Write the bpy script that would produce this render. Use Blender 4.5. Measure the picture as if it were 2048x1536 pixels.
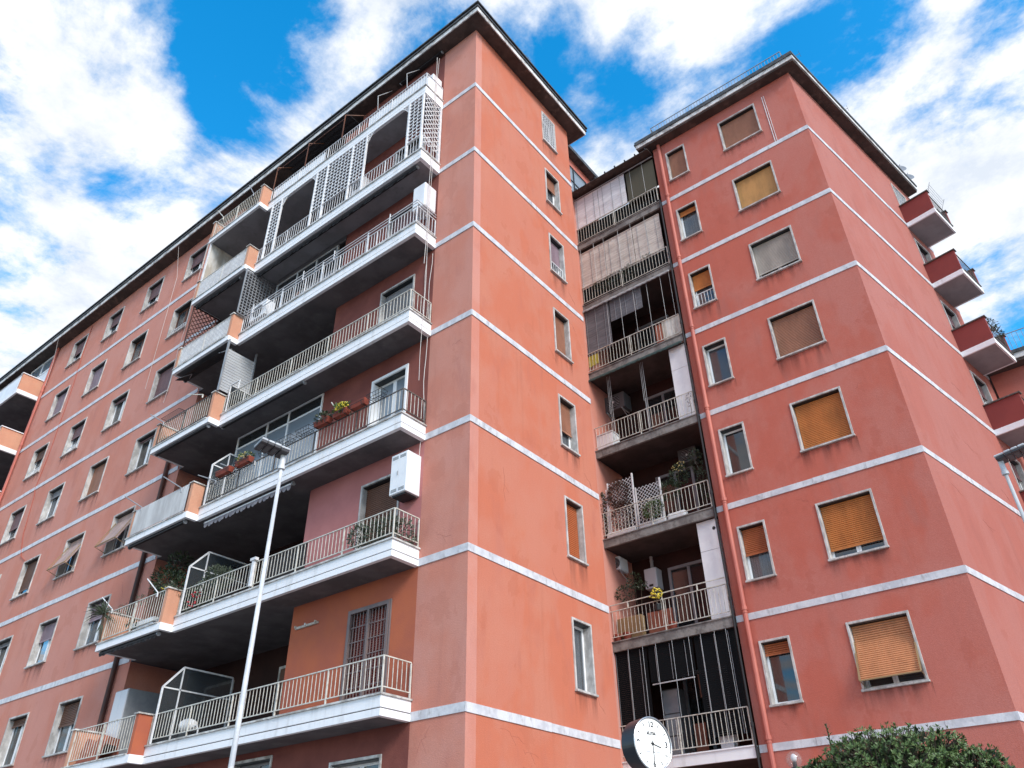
import bpy, math, random
from mathutils import Vector, Matrix
for o in list(bpy.data.objects): bpy.data.objects.remove(o, do_unlink=True)
scene = bpy.context.scene
COL = scene.collection
rad = math.radians
random.seed(7)

# ------------------------------------------------------------------ camera, sky, sun, exposure
CAM = Vector((9.958, -11.399, 1.6)); YAW, PITCH, ROLL = -0.654, 0.597, -0.020
cd = bpy.data.cameras.new('camera'); cam = bpy.data.objects.new('camera', cd); COL.objects.link(cam)
fw = Vector((math.sin(YAW)*math.cos(PITCH), math.cos(YAW)*math.cos(PITCH), math.sin(PITCH)))
rt = Vector((math.cos(YAW), -math.sin(YAW), 0)); up = rt.cross(fw)
rt, up = rt*math.cos(ROLL)+up*math.sin(ROLL), up*math.cos(ROLL)-rt*math.sin(ROLL)
M = Matrix((rt, up, -fw)).transposed().to_4x4(); M.translation = CAM
cam.matrix_world = M
cd.sensor_fit = 'HORIZONTAL'; cd.sensor_width = 36.0; cd.lens = 1561.93/2048*36.0
cd.clip_start = 0.05; cd.clip_end = 3000
scene.camera = cam

SUN = Vector((0.84, -0.30, 0.60)).normalized()
w = bpy.data.worlds.new('World'); scene.world = w; w.use_nodes = True
nt = w.node_tree; nt.nodes.clear()
def N(t, **k):
    n = nt.nodes.new(t)
    for a, b in k.items(): setattr(n, a, b)
    return n
def math_node(op, a, b=None, c=None, clamp=False):
    n = N('ShaderNodeMath', operation=op); n.use_clamp = clamp
    for i, v in enumerate((a, b, c)):
        if v is None: continue
        if isinstance(v, (int, float)): n.inputs[i].default_value = v
        else: nt.links.new(v, n.inputs[i])
    return n.outputs[0]
out = N('ShaderNodeOutputWorld'); bg = N('ShaderNodeBackground'); bg.inputs[1].default_value = 0.145
sky = N('ShaderNodeTexSky', sky_type='NISHITA'); sky.sun_disc = False
sky.sun_elevation = math.asin(SUN.z); sky.sun_rotation = math.atan2(SUN.x, SUN.y)
sky.altitude = 50; sky.air_density = 1.0; sky.dust_density = 0.3; sky.ozone_density = 2.5
hs = N('ShaderNodeHueSaturation'); hs.inputs['Saturation'].default_value = 1.4; hs.inputs['Value'].default_value = 2.1
hs.inputs['Hue'].default_value = 0.489
nt.links.new(sky.outputs[0], hs.inputs['Color'])
tc = N('ShaderNodeTexCoord'); sp = N('ShaderNodeSeparateXYZ'); nt.links.new(tc.outputs['Generated'], sp.inputs[0])
zz = math_node('MAXIMUM', sp.outputs[2], 0.12)
cx = math_node('DIVIDE', sp.outputs[0], zz); cy = math_node('DIVIDE', sp.outputs[1], zz)
cb = N('ShaderNodeCombineXYZ'); nt.links.new(cx, cb.inputs[0]); nt.links.new(cy, cb.inputs[1]); cb.inputs[2].default_value = 3.7
n1 = N('ShaderNodeTexNoise'); n1.inputs['Scale'].default_value = 3.0; n1.inputs['Detail'].default_value = 10; n1.inputs['Roughness'].default_value = 0.62; n1.inputs['Distortion'].default_value = 0.35
n2 = N('ShaderNodeTexNoise'); n2.inputs['Scale'].default_value = 7.0; n2.inputs['Detail'].default_value = 6; n2.inputs['Roughness'].default_value = 0.65
nt.links.new(cb.outputs[0], n1.inputs['Vector']); nt.links.new(cb.outputs[0], n2.inputs['Vector'])
dens = math_node('ADD', math_node('MULTIPLY_ADD', n1.outputs[0], 1.15, -0.26), math_node('MULTIPLY', n2.outputs[0], 0.38))
# clear patches between the cloud banks, as directions in the sky: (x, y, z, half width as cosine, depth)
GAPS = [(-0.563, 0.232, 0.794, 0.996, 0.11),
        (-0.51, 0.232, 0.829, 0.996, 0.1),
        (-0.688, 0.21, 0.695, 0.9976, 0.11),
        (-0.603, 0.27, 0.751, 0.9982, 0.06),
        (-0.399, 0.375, 0.837, 0.9968, 0.1),
        (-0.296, 0.458, 0.838, 0.996, 0.13),
        (-0.203, 0.572, 0.795, 0.995, 0.13),
        (-0.036, 0.63, 0.775, 0.9916, 0.14),
        (-0.058, 0.576, 0.815, 0.9976, 0.08),
        (-0.516, 0.33, 0.791, 0.9976, 0.06),
        (-0.33, 0.536, 0.777, 0.9988, 0.06),
        (0.108, 0.693, 0.713, 0.9988, 0.06),
        (0.016, 0.798, 0.602, 0.9982, 0.09),
        (0.023, 0.853, 0.521, 0.9982, 0.1),
        (-0.694, 0.067, 0.716, 0.9988, 0.05),
        (-0.589, 0.162, 0.792, 0.9992, 0.03),
        (-0.715, 0.16, 0.681, 0.9988, 0.05),
        (-0.791, 0.221, 0.571, 0.9759, -0.1),
        (-0.649, 0.099, 0.755, 0.9902, -0.09),
        (-0.647, 0.168, 0.744, 0.9968, -0.06),
        (-0.421, 0.313, 0.851, 0.9976, -0.07),
        (0.047, 0.719, 0.693, 0.9838, -0.12),
        (-0.262, 0.555, 0.789, 0.9982, -0.08),
        (-0.121, 0.549, 0.827, 0.9988, -0.06),
        (-0.48, 0.318, 0.817, 0.9982, -0.07),
        (-0.221, 0.474, 0.852, 0.9988, -0.04),
        (-0.583, 0.319, 0.747, 0.995, -0.06),
        (-0.692, 0.262, 0.672, 0.9968, -0.05)]
vn = N('ShaderNodeVectorMath', operation='NORMALIZE'); nt.links.new(tc.outputs['Generated'], vn.inputs[0])
for gx, gy, gz, cw, amp in GAPS:
    d = N('ShaderNodeVectorMath', operation='DOT_PRODUCT'); nt.links.new(vn.outputs[0], d.inputs[0]); d.inputs[1].default_value = (gx, gy, gz)
    m = N('ShaderNodeMapRange', interpolation_type='SMOOTHSTEP'); nt.links.new(d.outputs['Value'], m.inputs[0])
    m.inputs[1].default_value = cw; m.inputs[2].default_value = 1.0; m.inputs[3].default_value = 0; m.inputs[4].default_value = amp
    dens = math_node('SUBTRACT', dens, m.outputs[0])
cm = N('ShaderNodeMapRange', interpolation_type='SMOOTHSTEP'); nt.links.new(dens, cm.inputs[0])
cm.inputs[1].default_value = 0.35; cm.inputs[2].default_value = 0.61
shade = N('ShaderNodeMapRange'); nt.links.new(n2.outputs[0], shade.inputs[0]); shade.inputs[1].default_value = .35; shade.inputs[2].default_value = .6
cc = N('ShaderNodeMix', data_type='RGBA'); nt.links.new(shade.outputs[0], cc.inputs[0])
cc.inputs[6].default_value = (4.4, 4.8, 5.4, 1); cc.inputs[7].default_value = (6.1, 6.2, 6.4, 1)
mx = N('ShaderNodeMix', data_type='RGBA'); nt.links.new(cm.outputs[0], mx.inputs[0])
nt.links.new(hs.outputs[0], mx.inputs[6]); nt.links.new(cc.outputs[2], mx.inputs[7])
nt.links.new(mx.outputs[2], bg.inputs[0]); nt.links.new(bg.outputs[0], out.inputs[0])

sl = bpy.data.lights.new('sun', 'SUN'); sl.energy = 2.6; sl.angle = rad(22); sl.color = (1, 0.95, 0.88)
so = bpy.data.objects.new('sun', sl); COL.objects.link(so); so.rotation_euler = SUN.to_track_quat('Z', 'Y').to_euler(); so.location = (20, -20, 40)
scene.render.engine = 'CYCLES'
vs = scene.view_settings; vs.view_transform = 'Standard'; vs.look = 'None'; vs.gamma = 1; vs.use_curve_mapping = False; vs.exposure = 0.33

# ------------------------------------------------------------------ materials
def mat(name, col, rough=0.8, col2=None, scale=3.0, stretch=(1, 1, 1), bump=0.0, bscale=60, metal=0.0, spec=0.4, col3=None, streak=0.0, detail=6, lo=.38, hi=.62, grain=0.0, patch=None):
    m = bpy.data.materials.new(name); m.use_nodes = True; t = m.node_tree; b = t.nodes['Principled BSDF']
    b.inputs['Roughness'].default_value = rough; b.inputs['Metallic'].default_value = metal; b.inputs['Specular IOR Level'].default_value = spec
    g = t.nodes.new('ShaderNodeNewGeometry')
    def noise(sc, st=(1, 1, 1), det=6, off=0.0):
        mp = t.nodes.new('ShaderNodeMapping'); mp.inputs['Scale'].default_value = [s*sc for s in st]; mp.inputs['Location'].default_value = (off, off*1.7, off*.6)
        t.links.new(g.outputs['Position'], mp.inputs[0])
        n = t.nodes.new('ShaderNodeTexNoise'); n.inputs['Scale'].default_value = 1; n.inputs['Detail'].default_value = det; n.inputs['Roughness'].default_value = .6
        t.links.new(mp.outputs[0], n.inputs['Vector']); return n.outputs[0]
    def ramp(s, a, c):
        r = t.nodes.new('ShaderNodeMapRange'); r.interpolation_type = 'SMOOTHSTEP'; t.links.new(s, r.inputs[0]); r.inputs[1].default_value = a; r.inputs[2].default_value = c; return r.outputs[0]
    def mix(f, a, c, k=1.0):
        x = t.nodes.new('ShaderNodeMix'); x.data_type = 'RGBA'
        if k != 1.0:
            q = t.nodes.new('ShaderNodeMath'); q.operation = 'MULTIPLY'; t.links.new(f, q.inputs[0]); q.inputs[1].default_value = k; f = q.outputs[0]
        t.links.new(f, x.inputs[0])
        for i, v in ((6, a), (7, c)):
            if isinstance(v, tuple): x.inputs[i].default_value = (*v, 1)
            else: t.links.new(v, x.inputs[i])
        return x.outputs[2]
    c = col
    if col2: c = mix(ramp(noise(scale, stretch, detail), lo, hi), c, col2)
    if col3: c = mix(ramp(noise(scale*1.7, (stretch[0]*1.3, stretch[1]*1.3, stretch[2]*.6), 6, 13.0), .52, .75), c, col3, .75)
    if streak: c = mix(ramp(noise(5.0, (1, 1, .06), 5, 31.0), .5, .78), c, tuple(x*.55 for x in col), streak)
    if patch: c = mix(ramp(noise(.42, (1, 1, .55), 3, 47.0), .50, .545), c, patch, .5); c = mix(ramp(noise(1.1, (1, 1, .8), 4, 71.0), .60, .625), c, tuple(x*.88 for x in col), .45)
    if grain: c = mix(ramp(noise(38.0, (1, 1, 1), 3, 3.0), .3, .7), c, tuple(x*.80 for x in col), grain)
    if isinstance(c, tuple): b.inputs['Base Color'].default_value = (*c, 1)
    else: t.links.new(c, b.inputs['Base Color'])
    if bump:
        bp = t.nodes.new('ShaderNodeBump'); bp.inputs['Strength'].default_value = bump; bp.inputs['Distance'].default_value = .02
        t.links.new(noise(bscale, (1, 1, 1), 4, 5.0), bp.inputs['Height']); t.links.new(bp.outputs[0], b.inputs['Normal'])
    return m
def glass(name, tint, refl=.28, through=.55, rough=.03):
    m = bpy.data.materials.new(name); m.use_nodes = True; t = m.node_tree; b = t.nodes['Principled BSDF']
    b.inputs['Base Color'].default_value = (*tint, 1); b.inputs['Roughness'].default_value = rough; b.inputs['Specular IOR Level'].default_value = .9; b.inputs['IOR'].default_value = 1.6
    b.inputs['Coat Weight'].default_value = refl; b.inputs['Coat Roughness'].default_value = .02
    b.inputs['Alpha'].default_value = 1-through
    return m
MT = {}
def D(k, *a, **kw): MT[k] = mat(k, *a, **kw)
# rendered walls: paint that has faded unevenly
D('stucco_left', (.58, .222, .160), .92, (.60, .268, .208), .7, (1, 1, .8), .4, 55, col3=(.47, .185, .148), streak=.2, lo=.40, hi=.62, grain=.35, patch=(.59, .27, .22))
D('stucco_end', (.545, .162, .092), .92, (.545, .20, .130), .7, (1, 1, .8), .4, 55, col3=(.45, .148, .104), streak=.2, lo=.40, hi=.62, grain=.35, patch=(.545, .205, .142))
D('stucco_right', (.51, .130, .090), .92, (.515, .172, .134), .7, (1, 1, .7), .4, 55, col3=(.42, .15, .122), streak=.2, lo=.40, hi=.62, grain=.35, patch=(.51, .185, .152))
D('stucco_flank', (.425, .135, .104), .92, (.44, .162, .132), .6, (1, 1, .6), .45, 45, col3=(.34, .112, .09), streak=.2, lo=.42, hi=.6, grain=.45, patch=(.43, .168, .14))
D('stucco_orange', (.46, .125, .06), .92, (.40, .11, .065), .8, (1, 1, 1), .3, 55)
D('stucco_pink', (.52, .20, .19), .92, (.46, .17, .16), .8, (1, 1, 1), .3, 55)
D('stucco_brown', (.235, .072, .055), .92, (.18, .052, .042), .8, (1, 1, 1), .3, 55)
D('loggia_wall', (.045, .017, .014), .92, (.03, .012, .010), .8, (1, 1, 1), .3, 55)  # recess shade is painted into this wall colour and the soffit below
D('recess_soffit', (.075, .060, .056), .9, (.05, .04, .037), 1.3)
D('recess_unit', (.10, .10, .105), .5)
D('stucco_panel', (.64, .33, .215), .92, (.60, .28, .18), 1.2, (1, 1, 1), .3, 55, streak=.15, grain=.5)
D('stucco_maroon', (.27, .055, .048), .9, (.24, .05, .045), 1.0, (1, 1, 1), .3, 55)
D('marble', (.70, .70, .73), .55, (.50, .50, .54), 3.2, (1, 1, 1), .15, 30, col3=(.26, .25, .25), lo=.40, hi=.66, grain=.5, streak=.2)
D('travertine', (.60, .58, .56), .7, (.36, .34, .325), 5.0, (1, 1, .6), .25, 40, col3=(.20, .175, .155), grain=.4)
D('white_fascia', (.88, .88, .90), .75, (.82, .82, .85), 1.6, (1, 1, .4), .12, 50, col3=(.66, .65, .65), streak=.16, lo=.5, hi=.8)
D('coping', (.66, .65, .63), .8, (.35, .33, .31), 4.0, (1, 1, 1), .3, 30)
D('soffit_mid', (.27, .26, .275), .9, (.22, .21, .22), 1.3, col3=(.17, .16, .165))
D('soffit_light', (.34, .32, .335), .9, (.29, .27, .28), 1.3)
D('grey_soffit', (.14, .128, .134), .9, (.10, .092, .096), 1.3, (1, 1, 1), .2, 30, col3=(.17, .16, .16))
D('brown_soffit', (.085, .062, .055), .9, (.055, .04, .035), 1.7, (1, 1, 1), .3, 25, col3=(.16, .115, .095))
D('cornice_edge', (.70, .69, .68), .8, (.32, .30, .29), 3.0, (1, 1, 1), .3, 25, lo=.45, hi=.66)
D('gutter_metal', (.045, .045, .047), .5, (.10, .10, .10), 5.0, metal=.3)
D('rail_cream', (.64, .62, .56), .45, (.42, .38, .32), 9.0, lo=.45, hi=.7)
D('rail_white', (.78, .78, .79), .45, (.64, .64, .66), 6.0)
D('rail_dark', (.07, .068, .066), .5, (.16, .13, .11), 14.0)
D('black_iron', (.018, .018, .02), .5)
D('pipe_pink', (.55, .17, .125), .6, (.45, .13, .10), 2.0, (1, 1, .3))
D('pipe_brown', (.05, .022, .018), .6, (.10, .04, .03), 2.0, (1, 1, .3))
D('concrete', (0.260, 0.247, 0.234), .9, (0.156, 0.143, 0.137), 3.5, (1, 1, 1), .4, 25, col3=(0.078, 0.072, 0.065))
D('white_paint', (.86, .86, .87), .4)
D('white_metal', (.84, .85, .87), .35, (.76, .77, .80), 2.0)
D('dirty_white', (.72, .70, .66), .7, (.45, .40, .34), 3.0, (1, 1, .3), streak=.3)
D('grey_metal', (.33, .34, .36), .4, (.27, .28, .30), 3.0, metal=.2)
D('grey_sheet', (.50, .51, .52), .55, (.36, .36, .37), 2.0, (1, 1, .3), streak=.35)
D('plastic_grey', (.62, .62, .65), .4)
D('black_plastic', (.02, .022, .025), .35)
D('navy_metal', (.012, .018, .026), .3)
D('lamp_white', (.66, .67, .69), .4, (.52, .53, .56), 5.0)
D('lamp_dark', (.055, .052, .058), .45)
D('wood_brown', (.17, .062, .03), .6, (.10, .035, .02), 6.0, (1, 1, .2))
D('terracotta', (.30, .06, .035), .75, (.20, .045, .028), 5.0)
D('dark_soil', (.03, .022, .018), .95)
D('tan_wood', (.30, .20, .10), .7)
D('bamboo_white', (.82, .81, .84), .8, (.70, .69, .72), 6.0, (.3, .3, 3))
D('bamboo_tan', (.70, .64, .58), .8, (.55, .49, .44), 6.0, (.3, .3, 3))
D('bamboo_grey', (.17, .175, .195), .7, (.12, .125, .14), 6.0, (.3, .3, 3))
D('blind_black', (.008, .009, .0105), .9, spec=.1)
D('cloth_grey', (.30, .28, .30), .9, (.22, .20, .22), 4.0)
D('cloth_dark', (.035, .033, .036), .9)
D('cloth_olive', (.085, .078, .055), .9)
D('cloth_rust', (.36, .12, .075), .9, (.28, .09, .06), 5.0)
D('cloth_yellow', (.46, .42, .07), .8)
D('curtain', (.74, .76, .80), .9, (.40, .42, .46), 9.0, (3, 3, .1))
D('lace', (.34, .35, .37), .9, (.22, .23, .25), 14.0, (2, 2, .4))
D('corrugated_green', (.06, .10, .095), .6)
D('asphalt', (.055, .055, .056), .9, (.04, .04, .04), 2.0, bump=.4, bscale=80)
D('paving', (.30, .29, .28), .9, (.24, .23, .22), 2.0, bump=.3, bscale=40)
D('hairline', (.30, .085, .06), .95)
D('cable', (.60, .55, .52), .6)
D('cable_red', (.42, .10, .06), .6)
D('cable_black', (.02, .02, .02), .6)
D('bark', (.10, .07, .05), .9, (.06, .045, .03), 12.0, (1, 1, .3))
for nm, a, b2 in (('leaf_green', (.045, .085, .022), (.07, .12, .03)), ('leaf_dark', (.022, .04, .018), (.04, .06, .025)), ('leaf_grey', (.09, .11, .075), (.05, .065, .04)), ('leaf_red', (.10, .03, .025), (.05, .04, .025)), ('leaf_bush', (.055, .105, .022), (.13, .19, .06)), ('flower_yellow', (.80, .60, .05), (.75, .68, .12)), ('flower_red', (.45, .03, .03), (.5, .06, .08)), ('flower_cream', (.75, .68, .35), (.8, .6, .2))):
    D(nm, a, .45, b2, 25.0, spec=.5)
SH = {'orange': (.58, .20, .05), 'rust': (.46, .13, .045), 'tan': (.64, .345, .125), 'mauve': (.23, .125, .13), 'pinkbrown': (.40, .185, .115), 'beige': (.46, .40, .35), 'brown': (.17, .075, .045), 'grey': (.25, .24, .25), 'salmon': (.62, .27, .125), 'palepink': (.60, .42, .37), 'taupe': (.20, .15, .145), 'redbrown': (.26, .055, .045), 'lavender': (.36, .26, .30)}
for k, c in SH.items(): D('shutter_'+k, c, .5, tuple(x*.82 for x in c), 3.0, (1, 1, .4), streak=.25)
MT['glass_window'] = glass('glass_window', (.10, .112, .125), .2, .5)
MT['glass_dark'] = glass('glass_dark', (.03, .034, .038), .15, .25)
MT['glass_frosted'] = glass('glass_frosted', (.22, .26, .30), .4, .12, .15)
MT['glass_wired'] = glass('glass_wired', (.05, .06, .068), .3, .35, .2)
MT['glass_globe'] = glass('glass_globe', (.45, .30, .27), .5, .72, .02)
m = bpy.data.materials.new('clock_face'); m.use_nodes = True; b = m.node_tree.nodes['Principled BSDF']
b.inputs['Base Color'].default_value = (.88, .88, .86, 1); b.inputs['Roughness'].default_value = .35; b.inputs['Emission Color'].default_value = (1, 1, .97, 1); b.inputs['Emission Strength'].default_value = .35; MT['clock_face'] = m
D('ink', (.02, .02, .022), .5); D('ink_faint', (.45, .45, .47), .5); D('silver', (.45, .47, .50), .3, metal=.7)

m = mat('sill_stain', (.13, .06, .05), .95); t_ = m.node_tree; b = t_.nodes['Principled BSDF']      # rain-washed dirt under the sills
g_ = t_.nodes.new('ShaderNodeNewGeometry'); mp_ = t_.nodes.new('ShaderNodeMapping'); mp_.inputs['Scale'].default_value = (5, 5, .5); n_ = t_.nodes.new('ShaderNodeTexNoise'); n_.inputs['Scale'].default_value = 1; n_.inputs['Detail'].default_value = 5
r_ = t_.nodes.new('ShaderNodeMapRange'); r_.inputs[1].default_value = .42; r_.inputs[2].default_value = .78; tc_ = t_.nodes.new('ShaderNodeTexCoord'); sx_ = t_.nodes.new('ShaderNodeSeparateXYZ'); p_ = t_.nodes.new('ShaderNodeMath'); p_.operation = 'POWER'; p_.inputs[1].default_value = 1.8; q_ = t_.nodes.new('ShaderNodeMath'); q_.operation = 'MULTIPLY'; w_ = t_.nodes.new('ShaderNodeMath'); w_.operation = 'MULTIPLY'; w_.inputs[1].default_value = .42
t_.links.new(g_.outputs['Position'], mp_.inputs[0]); t_.links.new(mp_.outputs[0], n_.inputs['Vector']); t_.links.new(n_.outputs[0], r_.inputs[0]); t_.links.new(tc_.outputs['Generated'], sx_.inputs[0]); t_.links.new(sx_.outputs[2], p_.inputs[0]); t_.links.new(p_.outputs[0], q_.inputs[0]); t_.links.new(r_.outputs[0], q_.inputs[1]); t_.links.new(q_.outputs[0], w_.inputs[0]); t_.links.new(w_.outputs[0], b.inputs['Alpha']); MT['sill_stain'] = m

# ------------------------------------------------------------------ mesh helpers
WL = {}
class MB:
    def __init__(s): s.v = []; s.f = []
    def add(s, vs_, fs):
        n = len(s.v); s.v += [tuple(p) for p in vs_]; s.f += [tuple(i+n for i in f) for f in fs]; return s
    def box(s, x0, x1, y0, y1, z0, z1):
        if x0 > x1: x0, x1 = x1, x0
        if y0 > y1: y0, y1 = y1, y0
        if z0 > z1: z0, z1 = z1, z0
        return s.add([(x0,y0,z0),(x1,y0,z0),(x1,y1,z0),(x0,y1,z0),(x0,y0,z1),(x1,y0,z1),(x1,y1,z1),(x0,y1,z1)],
                     [(0,3,2,1),(4,5,6,7),(0,1,5,4),(1,2,6,5),(2,3,7,6),(3,0,4,7)])
    def fbox(s, F, u0, u1, d0, d1, z0, z1):
        if u0 > u1: u0, u1 = u1, u0
        if d0 > d1: d0, d1 = d1, d0
        P = F.pt
        return s.add([P(u0,d1,z0),P(u1,d1,z0),P(u1,d0,z0),P(u0,d0,z0),P(u0,d1,z1),P(u1,d1,z1),P(u1,d0,z1),P(u0,d0,z1)],
                     [(0,3,2,1),(4,5,6,7),(0,1,5,4),(1,2,6,5),(2,3,7,6),(3,0,4,7)])
    def quad(s, a, b, c, d): return s.add([a, b, c, d], [(0, 1, 2, 3)])
    def tube(s, p, q, r, n=6, r2=None, cap=True):
        p = Vector(p); q = Vector(q); r2 = r if r2 is None else r2; d = (q-p)
        if d.length < 1e-6: return s
        d.normalize(); a = d.orthogonal().normalized(); b = d.cross(a)
        vs_ = []
        for c, rr in ((p, r), (q, r2)):
            for i in range(n):
                t = 2*math.pi*i/n; vs_.append(c+a*rr*math.cos(t)+b*rr*math.sin(t))
        fs = [(i, (i+1) % n, n+(i+1) % n, n+i) for i in range(n)]
        if cap: fs += [tuple(range(n-1, -1, -1)), tuple(range(n, 2*n))]
        return s.add(vs_, fs)
    def path(s, pts, r, n=5):
        for a, b in zip(pts, pts[1:]): s.tube(a, b, r, n)
        return s
    def prism(s, pts, vec):
        n = len(pts); vec = Vector(vec); P = [Vector(p) for p in pts]
        return s.add(P+[p+vec for p in P], [tuple(range(n-1, -1, -1)), tuple(range(n, 2*n))]+[(i, (i+1) % n, n+(i+1) % n, n+i) for i in range(n)])
    def bar(s, p, q, wd, th, side=(0, 0, 1)):
        p = Vector(p); q = Vector(q); d = (q-p).normalized(); sd = Vector(side); sd = (sd-d*sd.dot(d)).normalized(); t = d.cross(sd)
        c = [(-1,-1),(1,-1),(1,1),(-1,1)]
        vs_ = [e+sd*(wd/2*i)+t*(th/2*j) for e in (p, q) for i, j in c]
        return s.add(vs_, [(3,2,1,0),(4,5,6,7),(0,1,5,4),(1,2,6,5),(2,3,7,6),(3,0,4,7)])
    def sphere(s, c, r, nu=16, nv=10, sz=1.0):
        c = Vector(c); vs_ = [c+Vector((0,0,-r*sz))]
        for j in range(1, nv):
            ph = -math.pi/2+math.pi*j/nv
            for i in range(nu): t = 2*math.pi*i/nu; vs_.append(c+Vector((r*math.cos(ph)*math.cos(t), r*math.cos(ph)*math.sin(t), r*sz*math.sin(ph))))
        vs_.append(c+Vector((0,0,r*sz))); L = len(vs_)-1; fs = [(0, 1+(i+1) % nu, 1+i) for i in range(nu)]
        for j in range(nv-2):
            for i in range(nu): a = 1+j*nu+i; b2 = 1+j*nu+(i+1) % nu; fs.append((a, b2, b2+nu, a+nu))
        fs += [(1+(nv-2)*nu+i, 1+(nv-2)*nu+(i+1) % nu, L) for i in range(nu)]
        return s.add(vs_, fs)
    def lathe(s, c, ax, prof, n=32, cap=True):
        c = Vector(c); ax = Vector(ax).normalized(); a = ax.orthogonal().normalized(); b = ax.cross(a); vs_ = []
        for r, h in prof:
            for i in range(n): t = 2*math.pi*i/n; vs_.append(c+ax*h+(a*math.cos(t)+b*math.sin(t))*r)
        fs = []
        for j in range(len(prof)-1):
            for i in range(n): fs.append((j*n+i, j*n+(i+1) % n, (j+1)*n+(i+1) % n, (j+1)*n+i))
        if cap: fs += [tuple(range(n-1, -1, -1)), tuple(range((len(prof)-1)*n, len(prof)*n))]
        return s.add(vs_, fs)
    def build(s, name, m, parent=None, smooth=False, bevel=0.0, origin=None):
        if not s.v: return None
        if origin is None:
            xs, ys, zs = zip(*s.v); origin = Vector(((min(xs)+max(xs))/2, (min(ys)+max(ys))/2, min(zs)))
        me = bpy.data.meshes.new(name); me.from_pydata([tuple(Vector(p)-origin) for p in s.v], [], s.f); me.update()
        if smooth: me.polygons.foreach_set('use_smooth', [True]*len(me.polygons))
        if m: me.materials.append(MT[m] if isinstance(m, str) else m)
        o = bpy.data.objects.new(name, me); COL.objects.link(o)
        place(o, origin, parent)
        if bevel:
            bv = o.modifiers.new('bevel', 'BEVEL'); bv.width = bevel; bv.segments = 2; bv.limit_method = 'ANGLE'
        return o
def place(o, wloc, parent=None):
    wloc = Vector(wloc); WL[o.name] = wloc
    if parent is not None: o.parent = parent; o.location = wloc-WL[parent.name]
    else: o.location = wloc
def tag(o, label, cat, group=None):
    o['label'] = label; o['category'] = cat
    if group: o['group'] = group
    return o
def thing(name, loc, label, cat, group=None):
    o = bpy.data.objects.new(name, None); COL.objects.link(o); o.empty_display_size = .2; place(o, loc); return tag(o, label, cat, group)
def struct(o, kind='structure'): o['kind'] = kind; return o
def inst(name, mesh, wloc, parent):
    o = bpy.data.objects.new(name, mesh); COL.objects.link(o); place(o, wloc, parent); return o
class Fac:
    def __init__(s, o, u, n): s.o = Vector(o); s.u = Vector(u).normalized(); s.n = Vector(n).normalized()
    def pt(s, u, d, z): p = s.o+s.u*u+s.n*d; return Vector((p.x, p.y, z))
BX, BY, AR = 7.654, 8.22, 0.188
FL = Fac((0,0,0), (1,0,0), (0,-1,0))
FE = Fac((0,0,0), (0,1,0), (1,0,0))
FB = Fac((0,BY,0), (1,0,0), (0,-1,0))
FR = Fac((BX,BY,0), (math.sin(AR), math.cos(AR), 0), (math.cos(AR), -math.sin(AR), 0))
ZB = [23.451-3.1*k for k in range(7)]        # top of the marble band of each floor, top floor first
ZT = 26.38
def wall(name, F, u0, u1, z0, z1, holes, m, parent, depth=.3):
    """rendered wall: a 0.3 m thick leaf with real openings"""
    us = {u0, u1}; zs = {z0, z1}
    for a, b, c, d in holes: us |= {a, b}; zs |= {c, d}
    us = sorted(us); zs = sorted(zs); M_ = MB()
    inh = lambda u, z: any(a < u < b and c < z < d for a, b, c, d in holes)
    solid = [[not inh((us[i]+us[i+1])/2, (zs[j]+zs[j+1])/2) for j in range(len(zs)-1)] for i in range(len(us)-1)]
    P = F.pt
    for i in range(len(us)-1):
        j = 0
        while j < len(zs)-1:
            if not solid[i][j]: j += 1; continue
            e = j
            while e+1 < len(zs)-1 and solid[i][e+1] and not (i > 0 and solid[i-1][e+1] != solid[i-1][j]): e += 1
            e = j
            a, b, c, d = us[i], us[i+1], zs[j], zs[e+1]
            M_.quad(P(a,0,c), P(b,0,c), P(b,0,d), P(a,0,d)); M_.quad(P(a,-depth,c), P(a,-depth,d), P(b,-depth,d), P(b,-depth,c))
            for di, dj, q in ((-1,0,(P(a,0,c),P(a,0,d),P(a,-depth,d),P(a,-depth,c))), (1,0,(P(b,0,c),P(b,-depth,c),P(b,-depth,d),P(b,0,d))),
                              (0,-1,(P(a,0,c),P(a,-depth,c),P(b,-depth,c),P(b,0,c))), (0,1,(P(a,0,d),P(b,0,d),P(b,-depth,d),P(a,-depth,d)))):
                ii, jj = i+di, j+dj
                if not (0 <= ii < len(us)-1 and 0 <= jj < len(zs)-1) or not solid[ii][jj]: M_.quad(*q)
            j = e+1
    return M_.build(name, m, parent)

def slats(M_, F, u0, u1, z0, z1, d, pitch=.052, tilt=None):
    """roller shutter curtain; tilt=(z_hinge, angle) swings everything below the hinge outwards"""
    n = max(1, int(round((z1-z0)/pitch))); p = (z1-z0)/n
    def tr(dd, z):
        if tilt and z < tilt[0]:
            L = tilt[0]-z; a = tilt[1]; return d+dd*math.cos(a)+L*math.sin(a), tilt[0]-L*math.cos(a)+dd*math.sin(a)
        return d+dd, z
    for i in range(n):
        zb = z0+i*p; prof = [(-.012, zb+.002), (.008, zb+.011), (.012, zb+p*.5), (.009, zb+p-.009), (-.012, zb+p-.001)]
        pr = [tr(*q) for q in prof]; A = [F.pt(u0, q[0], q[1]) for q in pr]; B_ = [F.pt(u1, q[0], q[1]) for q in pr]
        k = len(prof); M_.add(A+B_, [(j, k+j, k+j+1, j+1) for j in range(k-1)]+[tuple(range(k)), tuple(range(2*k-1, k-1, -1)), (0, k-1, 2*k-1, k)])
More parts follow.
